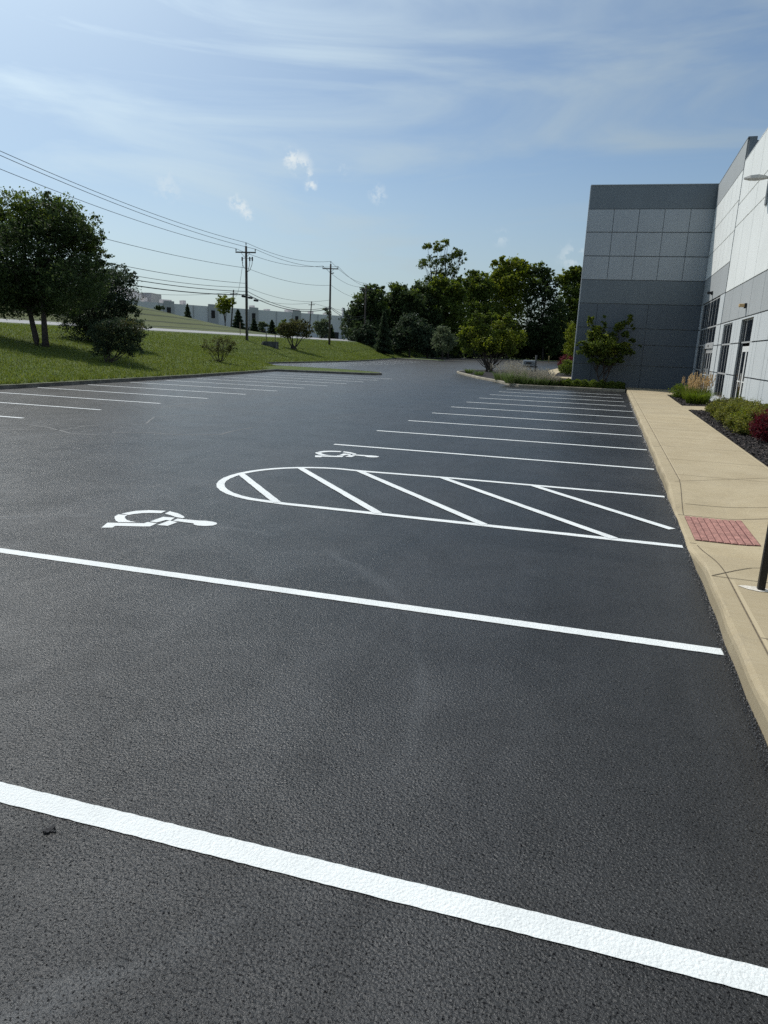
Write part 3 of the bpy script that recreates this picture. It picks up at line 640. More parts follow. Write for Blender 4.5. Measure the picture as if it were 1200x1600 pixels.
# entrance glazing in the far section
window(40.62, 43.75, .15, 4.93, [42.2, 41.4], [3.57, 2.70, 1.40])
window(37.05, 40.62, 2.74, 4.93, [39.6, 38.4], [3.57])
mb = MB(); mb.box((BX - .02, 40.40, .15), (BX + .055, 40.62, 2.74)); mb.box((BX - .02, 37.05, 2.50), (BX + .055, 40.40, 2.74)); mb.build('door_portal', ALU, BLD)
def door(y0, y1, z0, z1, nl=2, depth_=.02, M=ALU, side=0):
    d = MB(); d.box((BX + depth_ + .03, y0, z0), (BX + depth_ + .05, y1, z1)); g = d.build('door', GLASS, BLD)
    f = MB(); X0, X1 = BX + depth_ + .012, BX + depth_ + .029; wl = (y1 - y0 - side) / nl
    f.box((X0, y0, z1 - .10), (X1, y1, z1))
    for k in range(nl):
        a, b = y0 + k * wl, y0 + (k + 1) * wl; s_ = .10
        f.box((X0, a, z0), (X1, a + s_, z1 - .10)); f.box((X0, b - s_, z0), (X1, b - .004, z1 - .10)); f.box((X0, a + s_, z0), (X1, b - s_, z0 + .22)); f.box((X0, a + s_, z1 - .2), (X1, b - s_, z1 - .104))
    f.build('frame', M, g)
    h = MB()
    for k in range(nl):
        a, b = y0 + k * wl, y0 + (k + 1) * wl
        h.box((X0 - .035, a + .10, 1.02 + z0), (X0 - .015, b - .10, 1.06 + z0))
        for yy in (a + .15, b - .15): h.box((X0 - .016, yy - .012, 1.025 + z0), (X0 - .001, yy + .012, 1.055 + z0))
        yy = b - .13 if k == 0 else a + .13
        h.box((X0 - .05, yy - .012, .85 + z0), (X0 - .036, yy + .012, 1.35 + z0))
    h.build('handle', WHITEF, g)
    return g
door(37.1, 39.75, .17, 2.48, 3)
mb = MB(); mb.box((BX + .04, 39.76, .17), (BX + .055, 40.39, 2.48)); mb.build('window', GLASS, BLD)
mb = MB(); mb.box((BX - .05, 38.6, 2.58), (BX - .031, 38.72, 2.68)); mb.build('door_sensor', BLACK, BLD)
window(32.15, 34.6, .35, 3.50, [33.0, 33.8], [2.63, 1.40])
window(27.65, 30.05, 2.62, 3.50, [29.45], [], .085)
door(27.70, 29.5, .17, 2.50, 2, .075, WHITEF)
mb = MB(); mb.box((BX + .08, 29.52, .17), (BX + .13, 30.04, 2.6)); mb.build('sidelight', GLASS, BLD)
mb = MB(); mb.box((BX + .098, 28.0, 2.70), (BX + .102, 28.25, 2.98)); mb.build('paper_notice', WHITEF, BLD)
window(14.2, 16.4, .35, 3.50, [15.3], [2.63, 1.40]); door(-7.95, -5.05, .17, 2.5, 2); window(-8, -5, 2.55, 3.5, [-6.5], [])
# wall lights
AMB = mat('amber_lens', (.62, .42, .20), .4, .5)
for y, z, M in ((40.15, 5.27, BLACK), (29.5, 3.95, AMB)):
    mb = MB(); mb.box((BX - .08, y - .09, z - .06), (BX - .001, y + .09, z + .12)); g = mb.build('wall_lamp', BLACK, BLD, bevel=.01)
    mb = MB(); mb.box((BX - .26, y - .10, z - .02), (BX - .081, y + .10, z + .10)); mb.build('lens', M, g, bevel=.02)
mb = MB(); mb.box((BX - .05, 28.55, 7.35), (BX - .001, 28.85, 8.35)); ar = mb.build('area_light', STEEL, BLD)
mb = MB(); c = Vector((BX - .42, 28.7, 8.22))
secs = [(-.06, .07, .05), (-.2, .17, .09), (-.42, .24, .12), (-.66, .20, .10), (-.84, .06, .04)]
for i, (dx, hw, hh) in enumerate(secs):
    for y, z in ((-hw, -hh * .3), (-hw * .8, hh * .7), (0, hh), (hw * .8, hh * .7), (hw, -hh * .3), (0, -hh * .45)): mb.v.append((BX + dx, 28.7 + y, 8.22 + z))
for i in range(4):
    for j in range(6): mb.f.append((i * 6 + j, i * 6 + (j + 1) % 6, i * 6 + 6 + (j + 1) % 6, i * 6 + 6 + j))
mb.f.append(tuple(range(6))); mb.f.append(tuple(24 + j for j in range(6))[::-1])
mb.build('lamp_head', mat('lamp_grey', (.42, .42, .40), .5, .4), ar, smooth=False)
# mulch beds along the wall
mb = MB()
mb.quad((SX1 + .01, 30.0, .12), (4.57, 30.5, .12), (4.57, 38.0, .12), (SX1 + .01, 38.0, .12)); mb.quad((SX1 + .01, -40, .12), (4.57, -40, .12), (4.57, 28.0, .12), (SX1 + .01, 27.3, .12))
tag(mb.build('planting_bed', MULCH), kind='structure')
mb = MB(); rr = random.Random(11)
for k in range(26000):
    y = 12 + 25.8 * rr.random() ** 1.4; x = rr.uniform(SX1 + .02, 4.5)
    if 27.6 - .0 < y < 30.3: continue
    a, t_, s_, q = rr.uniform(0, pi), rr.uniform(-.6, .6), rr.uniform(.012, .05), rr.uniform(.006, .016); z = .125 + rr.random() ** 2 * .035
    u = Vector((cos(a), sin(a), t_)) * s_; v = Vector((-sin(a), cos(a), rr.uniform(-.4, .4))) * q; c = Vector((x, y, z)); mb.quad(c - u - v, c + u - v, c + u + v, c - u + v)
tag(mb.build('mulch_chips', CHIP), kind='stuff')
# sign post at the kerb
PB = (1.375, 6.03, .15)
sp = empty('sign_post', PB, 'black square steel post standing on the sidewalk in a pale paint patch', 'post')
mb = MB(); mb.box((PB[0] - .027, PB[1] - .027, .10), (PB[0] + .027, PB[1] + .027, 2.35)); mb.build('post', BLACKP, sp, bevel=.004)
mb = MB(); mb.box((PB[0] - .03, PB[1] - .03, 2.351), (PB[0] + .03, PB[1] + .03, 2.375)); mb.build('post_cap', BLACKP, sp)
mb = MB(); k = [(.17, .02), (.12, .05), (.03, .055), (-.06, .03), (-.07, -.05), (.02, -.07), (.10, -.045)]
mb.quad(*[(PB[0] - a, PB[1] + b, side_z(PB[0], PB[1]) + .004) for a, b in k]); f0 = mb.f[0]; mb.build('paint_patch', mat('pale_splash', (.60, .56, .49), .85, .2, noise=(40, .25)), sp)
# ------------------------------------------------------------------ leaves, trees and shrubs
def leafmat(name, cols, trans=.35): return mat(name, rough=.6, spec=.14, island=cols, trans=trans)
LF_DARK = leafmat('leaf_dark', [(.030, .046, .020), (.050, .072, .028), (.078, .104, .038)])
LF_MID = leafmat('leaf_mid', [(.050, .074, .016), (.082, .112, .024), (.125, .155, .034)])
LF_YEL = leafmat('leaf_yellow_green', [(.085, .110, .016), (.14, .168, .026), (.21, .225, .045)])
LF_OLIVE = leafmat('leaf_olive', [(.040, .046, .018), (.070, .076, .028), (.11, .10, .042)])
LF_CON = leafmat('needle_dark', [(.030, .046, .026), (.044, .064, .034), (.066, .086, .046)], .25)
LF_PALE = leafmat('leaf_grey_green', [(.06, .085, .045), (.10, .125, .07), (.14, .16, .095)])
LF_RED = leafmat('leaf_dark_red', [(.035, .008, .012), (.070, .014, .020), (.13, .028, .034)])
LF_JUN = leafmat('leaf_juniper', [(.075, .088, .022), (.135, .145, .034), (.22, .21, .055)], .3)
LF_FRESH = leafmat('grass_blade', [(.055, .090, .014), (.095, .130, .022), (.14, .165, .036)])
LF_TAN = leafmat('plume_tan', [(.34, .24, .13), (.46, .34, .19), (.58, .46, .28)], .3)
LF_LAV = leafmat('plume_pale', [(.20, .19, .15), (.28, .26, .21), (.36, .33, .28)], .3)
LF_TUFT = leafmat('tuft_grey_green', [(.05, .085, .025), (.085, .12, .04), (.12, .15, .06)])
LF_TURF = leafmat('turf_blade', [(.090, .120, .024), (.122, .152, .034), (.17, .185, .052)], .3)

def cloud(blobs, n, size, seed, clump=.28, per=26, shell=.5, flat=.0):
    """n leaf quads gathered in small clumps through ellipsoid blobs [(c, (rx,ry,rz))]; returns verts (n*4,3)"""
    g = np.random.default_rng(seed)
    vol = np.array([r[0] * r[1] * r[2] for _, r in blobs]) ** (2 / 3); vol /= vol.sum()
    nc = max(1, n // per); which = g.choice(len(blobs), nc, p=vol)
    C = np.array([list(b[0]) for b in blobs], float)[which]; Rr = np.array([list(b[1]) for b in blobs], float)[which]
    d = g.normal(size=(nc, 3)); d /= np.linalg.norm(d, axis=1)[:, None]
    rad = shell + (1.08 - shell) * g.random(nc) ** .7; rad *= 1 + .13 * np.sin(d[:, 0] * 5 + which) * np.cos(d[:, 2] * 4 + which * 2)
    cc = C + d * Rr * rad[:, None]
    idx = g.integers(0, nc, n); cs = (Rr.mean(axis=1) * clump)[idx] * (.5 + g.random(n))
    off = g.normal(size=(n, 3)) * .55; off[:, 2] *= .75
    p = cc[idx] + off * cs[:, None]
    nrm_ = g.normal(size=(n, 3)); nrm_[:, 2] += .5; nrm_ /= np.linalg.norm(nrm_, axis=1)[:, None]
    t = np.cross(nrm_, g.normal(size=(n, 3))); t /= np.linalg.norm(t, axis=1)[:, None]; b = np.cross(nrm_, t)
    s = size * (.6 + .8 * g.random(n))[:, None]
    V = np.stack([p - t * s * .62, p - b * s * .34 + nrm_ * s * .08, p + t * s * .62, p + b * s * .34 + nrm_ * s * .08], 1)
    return V.reshape(-1, 3), cc
def quads(name, V, M, parent=None, kind=None):
    n = len(V) // 4; me = bpy.data.meshes.new(name)
    me.vertices.add(len(V)); me.vertices.foreach_set('co', np.ascontiguousarray(V, dtype=np.float32).ravel())
    me.loops.add(n * 4); me.loops.foreach_set('vertex_index', np.arange(n * 4, dtype=np.int32))
    me.polygons.add(n); me.polygons.foreach_set('loop_start', np.arange(0, n * 4, 4, dtype=np.int32)); me.polygons.foreach_set('loop_total', np.full(n, 4, dtype=np.int32))
    me.update(calc_edges=True); me.materials.append(M)
    o = bpy.data.objects.new(name, me); COL.objects.link(o)
    if parent is not None: o.parent = parent; o.matrix_parent_inverse = Matrix.Translation(parent.location).inverted()
    if kind: o['kind'] = kind
    return o
def limbs(base, blobs, r0, stems, seed, M=BARK, parent=None, fork=.35, name='trunk', twigs=0, cc=None):
    rr = random.Random(seed); mb = MB(); base = Vector(base)
    tops = [Vector(b[0]) for b in blobs]
    roots = []
    for s in range(stems):
        a = 2 * pi * s / max(1, stems) + rr.random()
        o = Vector((cos(a), sin(a), 0)) * (r0 * (3 if stems > 3 else 1.5) if stems > 1 else 0); roots.append(base + o)
    forks = {}
    for i, t in enumerate(tops):
        rt = roots[i % stems]; H = t.z - base.z
        if i >= stems and stems <= 3:
            a_, b_ = forks[i % stems]; st = a_.lerp(b_, rr.uniform(-.15, .75)); q = st.lerp(t, .5) + Vector((0, 0, (t - st).length * .12))
            mb.tube([st, st.lerp(q, .5) + Vector((0, 0, .03 * H)), q, t], [r0 * .62, r0 * .45, r0 * .28, r0 * .06], 7); continue
        f = rt.lerp(Vector((t.x, t.y, 0)), .12 if stems == 1 else .3); mid = Vector((f.x, f.y, base.z + H * fork))
        r = r0 * (1 if i < stems else .55); forks[i] = (mid, mid.lerp(t, .6))
        q = mid.lerp(t, .5) + Vector((rr.uniform(-.1, .1), rr.uniform(-.1, .1), rr.uniform(0, .12))) * H * .3
        mb.tube([rt - Vector((0, 0, .25)), rt + Vector((0, 0, .05 * H)), mid, q, t], [r * 1.45, r * 1.05, r * .78, r * .42, r * .1], 8)
    if cc is not None:
        for k in range(twigs):
            c = Vector(cc[rr.randrange(len(cc))]); t = min(tops, key=lambda v: (v - c).length); st = t.lerp(base + Vector((0, 0, (t.z - base.z) * fork)), rr.uniform(0, .6))
            m_ = st.lerp(c, .5) + Vector((0, 0, (c - st).length * .1)); mb.tube([st, m_, c], [r0 * .22, r0 * .13, r0 * .03], 4, cap=False)
    return mb.build(name, M, parent, smooth=True)
def fringe(blobs, k, seed, f=.32):
    """small clumps standing out of the crown, so that its outline is uneven"""
    rr = random.Random(seed); out = list(blobs)
    for c, r in blobs:
        for _ in range(k):
            a, e_ = rr.uniform(0, 2 * pi), rr.uniform(-.3, 1.2); d = Vector((cos(a) * cos(e_), sin(a) * cos(e_), sin(e_))); s_ = rr.uniform(.92, 1.22); q = rr.uniform(.6, 1.2) * f
            out.append(((c[0] + d.x * r[0] * s_, c[1] + d.y * r[1] * s_, c[2] + d.z * r[2] * s_), (r[0] * q, r[1] * q, r[2] * q)))
    return out
def tree(name, base, blobs, n, size, LM, label, cat='tree', group=None, r0=.2, stems=1, seed=1, clump=.28, fork=.35, twigs=24, shell=.5, per=26, extra=None, crown='crown', fr=3):
    e = empty(name, base, label, cat, group)
    V, cc = cloud(fringe(blobs, fr, seed), n, size, seed, clump, per, shell)
    limbs(base, blobs, r0, stems, seed, parent=e, fork=fork, twigs=twigs, cc=cc)
    quads(crown, V, LM, e)
    if extra: quads(crown, cloud(extra[0], extra[1], size, seed + 50, clump, per, shell)[0], extra[2], e)
    return e
def pb(specs, D, zs=.85, ds=.9):
    """blobs from (px, py, r_px[, rz_px, dD]) at distance D"""
    out = []
    for q in specs:
        px, py, r = q[:3]; rz = q[3] if len(q) > 3 else r * zs; dd = q[4] if len(q) > 4 else 0
        c = cp(px, py, D + dd); k = D / FPX; out.append((tuple(c), (r * k, r * k * ds, rz * k)))
    return out
def gp(px, py, D): return tuple(cp(px, py, D))
def gl(px, D):
    """point of the lawn under column px at distance D"""
    p = cp(px, 540, D); return (p.x, p.y, lawn_z(p.x, p.y))

# the big tree on the lawn
def gpy(px, py):
    """the lawn point seen at a pixel"""
    D = 20.0
    while D < 200:
        p = cp(px, py, D)
        if p.z <= lawn_z(p.x, p.y): break
        D += .1
    return (p.x, p.y, lawn_z(p.x, p.y)), D
bT, D = gpy(65, 541)
tree('shade_tree', bT, pb([(58, 345, 36), (20, 360, 38, 34, 1.5), (95, 350, 34, 32, -1), (62, 395, 62, 52), (112, 400, 46, 44, 1), (130, 362, 28, 24, -1), (15, 420, 50, 50, -1), (115, 445, 48, 40, -1.5), (60, 450, 60, 36, 1), (20, 475, 38, 20), (152, 395, 18, 12, .5), (140, 440, 32, 30, 1.5), (75, 478, 50, 16, 1), (45, 322, 14, 10), (88, 320, 12, 10), (150, 372, 12, 8), (160, 412, 10, 7), (112, 335, 12, 9), (165, 430, 8, 8)], D), 50000, .125, LF_DARK,
     'large dark leafy tree with two dark trunks on the lawn slope', r0=.17, stems=2, seed=3, clump=.22, per=20, shell=.3, twigs=40, fork=.30, extra=(pb([(40, 330, 40), (100, 345, 40), (140, 380, 25)], D), 7000, LF_MID))
p = gl(-75, 41)
tree('shade_tree', p, pb([(-35, 350, 46), (-60, 420, 60), (-20, 430, 46), (-5, 330, 18), (-90, 390, 60), (-5, 395, 24)], 41), 18000, .15, LF_DARK, 'dark leafy tree at the edge of the picture beside the large lawn tree', r0=.2, stems=1, seed=5, clump=.24)
bT, D = gpy(150, 536)
tree('evergreen_tree', bT, pb([(120, 500, 30, 30), (150, 480, 42, 40), (180, 455, 34, 32), (195, 500, 26, 26), (160, 515, 38, 22), (185, 430, 20, 20, 1), (110, 470, 30, 30, 1), (150, 440, 30, 24)], D), 34000, .11, LF_CON,
     'dense dark evergreen touching the ground between the big tree and the round bush', r0=.16, seed=8, clump=.22, shell=.3, twigs=10)
bT, D = gpy(170, 567)
tree('lawn_shrub', bT, pb([(165, 535, 20, 18), (195, 525, 26, 22), (215, 515, 15, 14, .3), (180, 512, 22, 15), (155, 520, 18, 18, .4), (205, 545, 20, 12), (160, 548, 16, 10)], D), 15000, .07, LF_CON,
     'wide dark bush with bare lower stems nearest the kerb', 'bush', r0=.045, stems=6, seed=9, clump=.25, shell=.3, fork=.2, twigs=60, extra=(pb([(200, 512, 26, 12), (175, 520, 25, 14)], D), 2600, LF_OLIVE))
bT, D = gpy(343, 566)
tree('lawn_shrub', bT, pb([(328, 544, 10, 10), (350, 540, 12, 13), (362, 545, 8, 9), (340, 532, 10, 8), (320, 538, 6, 9, .2), (357, 532, 8, 7), (340, 550, 12, 8), (368, 536, 4, 5)], D), 4200, .055, LF_OLIVE,
     'small sparse twiggy bush standing alone on the lawn', 'bush', r0=.035, stems=7, seed=10, clump=.35, shell=.5, fork=.12, twigs=150)
bT, D = gpy(459, 546)
tree('lawn_shrub', bT, pb([(448, 517, 12, 12), (468, 515, 16, 12), (460, 508, 14, 8), (480, 520, 9, 9), (440, 514, 7, 8)], D), 6500, .14, LF_OLIVE,
     'rounded olive bush on several stems between the two tall utility poles', 'bush', r0=.10, stems=5, seed=11, clump=.3, shell=.4, fork=.2, twigs=60)
# treeline closing the lot: each tree its own
G1 = 'trees closing the far end of the lot'
far = [  # name, base px, D, blobs, n, leaf, material, label
 ('broadleaf_tree', 578, 134, [(578, 470, 22), (565, 490, 16), (592, 488, 20), (575, 515, 26, 22), (556, 478, 9, 8), (588, 455, 12, 9)], 9000, .30, LF_DARK, 'dark broad tree at the end of the wood, next to the power lines'),
 ('broadleaf_tree', 622, 140, [(622, 470, 24), (605, 482, 18), (645, 475, 20), (625, 505, 30, 26), (628, 455, 12, 9)], 10000, .30, LF_DARK, 'dark round-topped tree behind the narrow pointed conifer'),
 ('broadleaf_tree', 662, 146, [(662, 465, 22), (645, 478, 16), (672, 490, 24), (660, 515, 30, 24), (655, 452, 14, 9)], 9000, .30, LF_DARK, 'dark dense tree at the foot of the tall loose one'),
 ('tall_loose_tree', 691, 152, [(668, 386, 7, 6), (684, 388, 9, 8), (697, 380, 7, 5), (712, 396, 9, 7), (722, 405, 7, 6), (662, 412, 9, 8), (676, 410, 12, 10), (697, 408, 12, 10), (710, 420, 10, 8), (690, 428, 12, 7), (722, 396, 6, 3), (729, 421, 5, 3), (676, 440, 12, 10), (702, 440, 12, 10), (690, 455, 16, 14)], 3600, .32, LF_MID, 'tall thin tree with airy crown rising well above the wood'),
 ('broadleaf_tree', 700, 147, [(690, 455, 20), (672, 462, 14), (712, 460, 18), (700, 490, 28, 24), (715, 440, 10, 8)], 9000, .32, LF_MID, 'mid green tree crowded under the tall airy crown'),
 ('broadleaf_tree', 748, 172, [(748, 450, 24), (735, 465, 20), (762, 455, 18), (745, 490, 34, 30), (740, 432, 12, 9), (725, 450, 12, 12)], 11000, .34, LF_MID, 'green tree with stepped crown between the airy tree and the yellow-topped tree'),
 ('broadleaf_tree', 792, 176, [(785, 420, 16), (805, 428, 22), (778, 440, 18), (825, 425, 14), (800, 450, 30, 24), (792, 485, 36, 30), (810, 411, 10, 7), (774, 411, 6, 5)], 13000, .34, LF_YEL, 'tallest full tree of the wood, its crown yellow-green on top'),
 ('broadleaf_tree', 848, 174, [(842, 425, 14), (852, 435, 14), (836, 450, 18), (860, 455, 14), (845, 480, 24, 22), (848, 515, 26, 24), (868, 500, 20, 30), (870, 535, 22, 20), (857, 421, 7, 5)], 9000, .32, LF_DARK, 'dark narrow tree with gaps left of the building corner trees'),
 ('broadleaf_tree', 893, 178, [(885, 438, 14), (900, 432, 14), (915, 440, 16), (892, 460, 22), (905, 490, 28, 26), (878, 490, 14, 18), (903, 421, 8, 5), (893, 420, 6, 4)], 11000, .34, LF_MID, 'tree with thin top branches half hidden behind the slate building corner'),
]
for nm, px, D, sp, n, sz, LM, lab in far:
    if nm != 'tall_loose_tree': sp = sp + [(px - 12, 520, 17, 24), (px + 12, 528, 17, 22)]
    b = cp(px, 556, D); z = lawn_z(b.x, b.y) if b.x < xk(b.y) else .2
    bl = pb(sp, D)
    tree(nm, (b.x, b.y, z), bl, int(n * (2.2 if nm != 'tall_loose_tree' else 2.6)), sz * (1.35 if nm != 'tall_loose_tree' else .9), LM, lab, group=None, r0=.22, seed=px, clump=.22 if nm != 'tall_loose_tree' else .34, shell=.25, per=24, twigs=40 if nm == 'tall_loose_tree' else 0, extra=(pb([(q[0], q[1] - q[2] * .3, q[2] * .9) for q in sp[:3]], D), n // 4, LF_YEL if LM is not LF_DARK else LF_MID))  # lighter leaves high in each crown: sunlit tops put into the leaf colour
def conifer(name, base, h, r, n, size, label, seed, LM=LF_CON, group=None, cat='conifer'):
    e = empty(name, base, label, cat, group); g = np.random.default_rng(seed)
    t = g.random(n) ** 1.5; a = g.random(n) * 2 * pi; lay = .75 + .25 * np.sin(t * 38 + a * 2); rad = r * (1 - t) ** .8 * (.25 + .75 * g.random(n) ** .45) * lay
    p = np.stack([base[0] + rad * np.cos(a), base[1] + rad * np.sin(a), base[2] + .03 * h + t * h * .97 - rad * .15], 1)
    d = np.stack([np.cos(a), np.sin(a), -.3 + .5 * g.random(n)], 1) + g.normal(size=(n, 3)) * .35; d /= np.linalg.norm(d, axis=1)[:, None]
    u = np.cross(d, g.normal(size=(n, 3))); u /= np.linalg.norm(u, axis=1)[:, None]; s = size * (.6 + .8 * g.random(n))[:, None]
    V = np.stack([p - d * s * .6, p - u * s * .22, p + d * s * .6, p + u * s * .22], 1).reshape(-1, 3)
    mb = MB(); mb.tube([Vector(base) - Vector((0, 0, .2)), Vector(base) + Vector((0, 0, h * .5)), Vector(base) + Vector((0, 0, h * .97))], [r * .09, r * .06, .01], 7).build('trunk', BARK, e, smooth=True)
    quads('crown', V, LM, e); return e
for px, D, py0, ht, rw, lab in ((598, 122, 553, 62, 17, 'narrow pointed dark conifer in front of the wood'),):
    b = cp(px, py0, D); z = lawn_z(b.x, b.y); conifer('conifer', (b.x, b.y, z), ht * D / FPX, rw * D / FPX, 9000, .36, lab, px)
for px, D, sp, lab in ((566, 127, [(560, 530, 12, 14), (572, 522, 13, 16), (552, 538, 9, 9), (580, 540, 12, 12)], 'low dark rounded tree at the open end of the wood'), (640, 129, [(636, 520, 22, 22), (622, 536, 16, 18), (652, 532, 18, 20), (640, 503, 14, 12)], 'broad black-green tree between the pointed conifer and the small pale tree'), (668, 131, [(666, 530, 16, 20), (676, 545, 14, 12), (660, 512, 12, 12)], 'low black-green tree touching the small pale tree')):
    b = cp(px, 552, D); tree('broadleaf_tree', (b.x, b.y, lawn_z(b.x, b.y) if b.x < xk(b.y) else .2), pb(sp, D), 9000, .34, LF_CON, lab, seed=px, shell=.25, twigs=0)
D = 118
b = cp(691, 556, D)
tree('small_tree', (b.x, b.y, .2 if b.x > xk(b.y) else lawn_z(b.x, b.y)), pb([(692, 522, 13, 10), (684, 532, 11, 9), (704, 532, 12, 9), (692, 540, 16, 9), (695, 516, 7, 6)], D), 5500, .20, LF_PALE, 'small pale green tree in front of the dark wood', r0=.08, seed=21, clump=.3, shell=.3)
# undergrowth of the wood: nobody could count it
bl = []
for px in range(548, 930, 13):
    D = 134 + (px - 548) * .16 if px < 735 else 181; b = cp(px, 540, D); z0 = lawn_z(b.x, b.y) if b.x < xk(b.y) else .2
    h = R.uniform(2.6, 4.2) if px < 735 else R.uniform(4.0, 6.5); bl.append(((b.x, b.y + 3, z0 + h * .8), (R.uniform(2.2, 3.2), 2.2, h)))
quads('undergrowth', cloud(bl, 80000, .55, 77, .3, 24, .2)[0], LF_CON, None, 'stuff')
# tree with many stems on the planted island, small tree before the facade
D = depth((-10.95, 65.15, .2)); D = 62
b = onz(764, 580, .16); D = depth(b)
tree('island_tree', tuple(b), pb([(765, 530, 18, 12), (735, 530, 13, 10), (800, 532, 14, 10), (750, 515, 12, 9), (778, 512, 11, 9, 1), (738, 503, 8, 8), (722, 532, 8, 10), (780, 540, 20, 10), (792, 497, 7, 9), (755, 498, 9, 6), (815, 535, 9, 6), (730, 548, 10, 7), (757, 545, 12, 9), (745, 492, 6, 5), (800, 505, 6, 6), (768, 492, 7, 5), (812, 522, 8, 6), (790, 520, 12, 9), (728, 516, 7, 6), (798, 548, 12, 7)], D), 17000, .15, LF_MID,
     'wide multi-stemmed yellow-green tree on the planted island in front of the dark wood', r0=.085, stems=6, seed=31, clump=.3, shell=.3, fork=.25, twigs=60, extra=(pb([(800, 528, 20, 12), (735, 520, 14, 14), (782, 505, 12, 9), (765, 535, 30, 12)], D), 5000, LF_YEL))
b = Vector((-.33, 42.1, .14)); D = depth(b)
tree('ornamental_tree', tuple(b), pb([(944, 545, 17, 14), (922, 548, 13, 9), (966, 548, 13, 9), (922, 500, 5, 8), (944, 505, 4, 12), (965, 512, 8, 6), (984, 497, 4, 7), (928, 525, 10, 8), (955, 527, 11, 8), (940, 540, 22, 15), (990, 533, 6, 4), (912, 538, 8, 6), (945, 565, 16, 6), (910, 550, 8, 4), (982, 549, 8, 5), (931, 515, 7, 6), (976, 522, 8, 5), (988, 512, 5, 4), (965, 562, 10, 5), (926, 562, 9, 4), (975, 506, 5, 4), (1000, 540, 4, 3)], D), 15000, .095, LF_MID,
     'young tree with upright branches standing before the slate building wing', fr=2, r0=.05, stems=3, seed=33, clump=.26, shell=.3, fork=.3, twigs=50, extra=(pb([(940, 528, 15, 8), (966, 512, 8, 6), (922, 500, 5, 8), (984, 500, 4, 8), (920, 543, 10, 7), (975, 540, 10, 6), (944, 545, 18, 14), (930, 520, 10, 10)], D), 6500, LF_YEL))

# blades: tapering triangles-as-quads
def blades(base, n, h, spread, lean, wd, seed, hv=.3, curve=.25, z0=0):
    g = np.random.default_rng(seed); a = g.random(n) * 2 * pi; r = spread * np.sqrt(g.random(n))
    b = np.stack([base[0] + r * np.cos(a), base[1] + r * np.sin(a), np.full(n, base[2] + z0)], 1)
    hh = h * (1 - hv * 1.6 * g.random(n)); out = np.stack([np.cos(a), np.sin(a), np.zeros(n)], 1) * (lean * (.3 + g.random(n)) * hh)[:, None] + g.normal(size=(n, 3)) * .06 * h; out[:, 2] = 0
    mid = b + out * .35 + np.stack([0 * hh, 0 * hh, hh * .62], 1); tip = b + out + np.stack([0 * hh, 0 * hh, hh * (1 - curve * g.random(n))], 1)
    s = g.normal(size=(n, 3)); s[:, 2] = 0; s /= np.linalg.norm(s, axis=1)[:, None]; s *= wd
    V1 = np.stack([b - s, b + s, mid + s * .8, mid - s * .8], 1); V2 = np.stack([mid - s * .8, mid + s * .8, tip + s * .15, tip - s * .15], 1)
    return np.concatenate([V1, V2], 0).reshape(-1, 3), tip, out
def plumes(tips, n, L, wd, seed):
    g = np.random.default_rng(seed); i = g.integers(0, len(tips), n * 12); t = (i * 0 + g.random(n * 12)); c = tips[i % n if n < len(tips) else i].copy(); c[:, 2] += (t - .4) * L; c[:, :2] += g.normal(size=(n * 12, 2)) * wd
    u = g.normal(size=(n * 12, 3)) * .5; u[:, 2] = 1.2; u /= np.linalg.norm(u, axis=1)[:, None]; v = np.cross(u, g.normal(size=(n * 12, 3))); v /= np.linalg.norm(v, axis=1)[:, None]
    s = L * .22
    return np.stack([c - u * s, c - v * s * .25, c + u * s, c + v * s * .25], 1).reshape(-1, 3)
def grass_clump(name, base, n, h, spread, LM, PM, np_, label, cat='ornamental grass', group=None, wd=.006, seed=1, pl=.2, pw=.02, lean=.5, ph=1.0):
    e = empty(name, base, label, cat, group)
    V, tip, _ = blades(base, n, h, spread, lean, wd, seed); quads('blades', V, LM, e)
    if np_:
        V, tip, _ = blades(base, np_, h * ph, spread * .8, lean * .55, wd * .6, seed + 9, .25, .05)
        quads('plumes', np.concatenate([V, plumes(tip, np_, pl, pw, seed + 3)]), PM, e)
    return e
G2 = 'pale grass clumps on the planted island'
spots = [(733, 583, .14, .55, .7), (748, 586, .14, .5, .8), (786, 594, .14, .85, 1.3), (801, 599, .14, 1.0, 1.1), (817, 600, .14, .8, 1.0), (836, 602, .14, .62, .9), (850, 603, .14, .62, .8), (862, 604, .14, .42, .7), (810, 594, .14, 1.1, 1.2), (846, 596, .14, .7, .9)]
labs = ['low grass tuft at the rounded tip of the planted island', 'low grass tuft beside the stems of the island tree', 'grey-green grass clump next to the island tree stems', 'pale plumed grass clump where the island kerb bends', 'pale plumed grass clump on the mailbox side of the kerb bend', 'feathery grass clump directly in front of the mailbox post', 'feathery grass clump just past the mailbox towards the building', 'last feathery grass clump, touching the low hedge', 'feathery grass clump behind the row, under the mailbox door', 'feathery grass clump behind the row, towards the pale path']
for k, ((px, py, z, h, s_), lab) in enumerate(zip(spots, labs)):
    b = onz(px, py, z)
    if k >= 3 and k < 8: b.y = max(b.y, 41.55)
    grass_clump('ornamental_grass', tuple(b), 400 if k > 1 else 260, h * .8, .42 * s_, LF_TUFT, LF_LAV, 0 if k < 2 else 85, lab, group=None, wd=.009, seed=100 + k, pl=.16, pw=.02, lean=.8, ph=1.5)
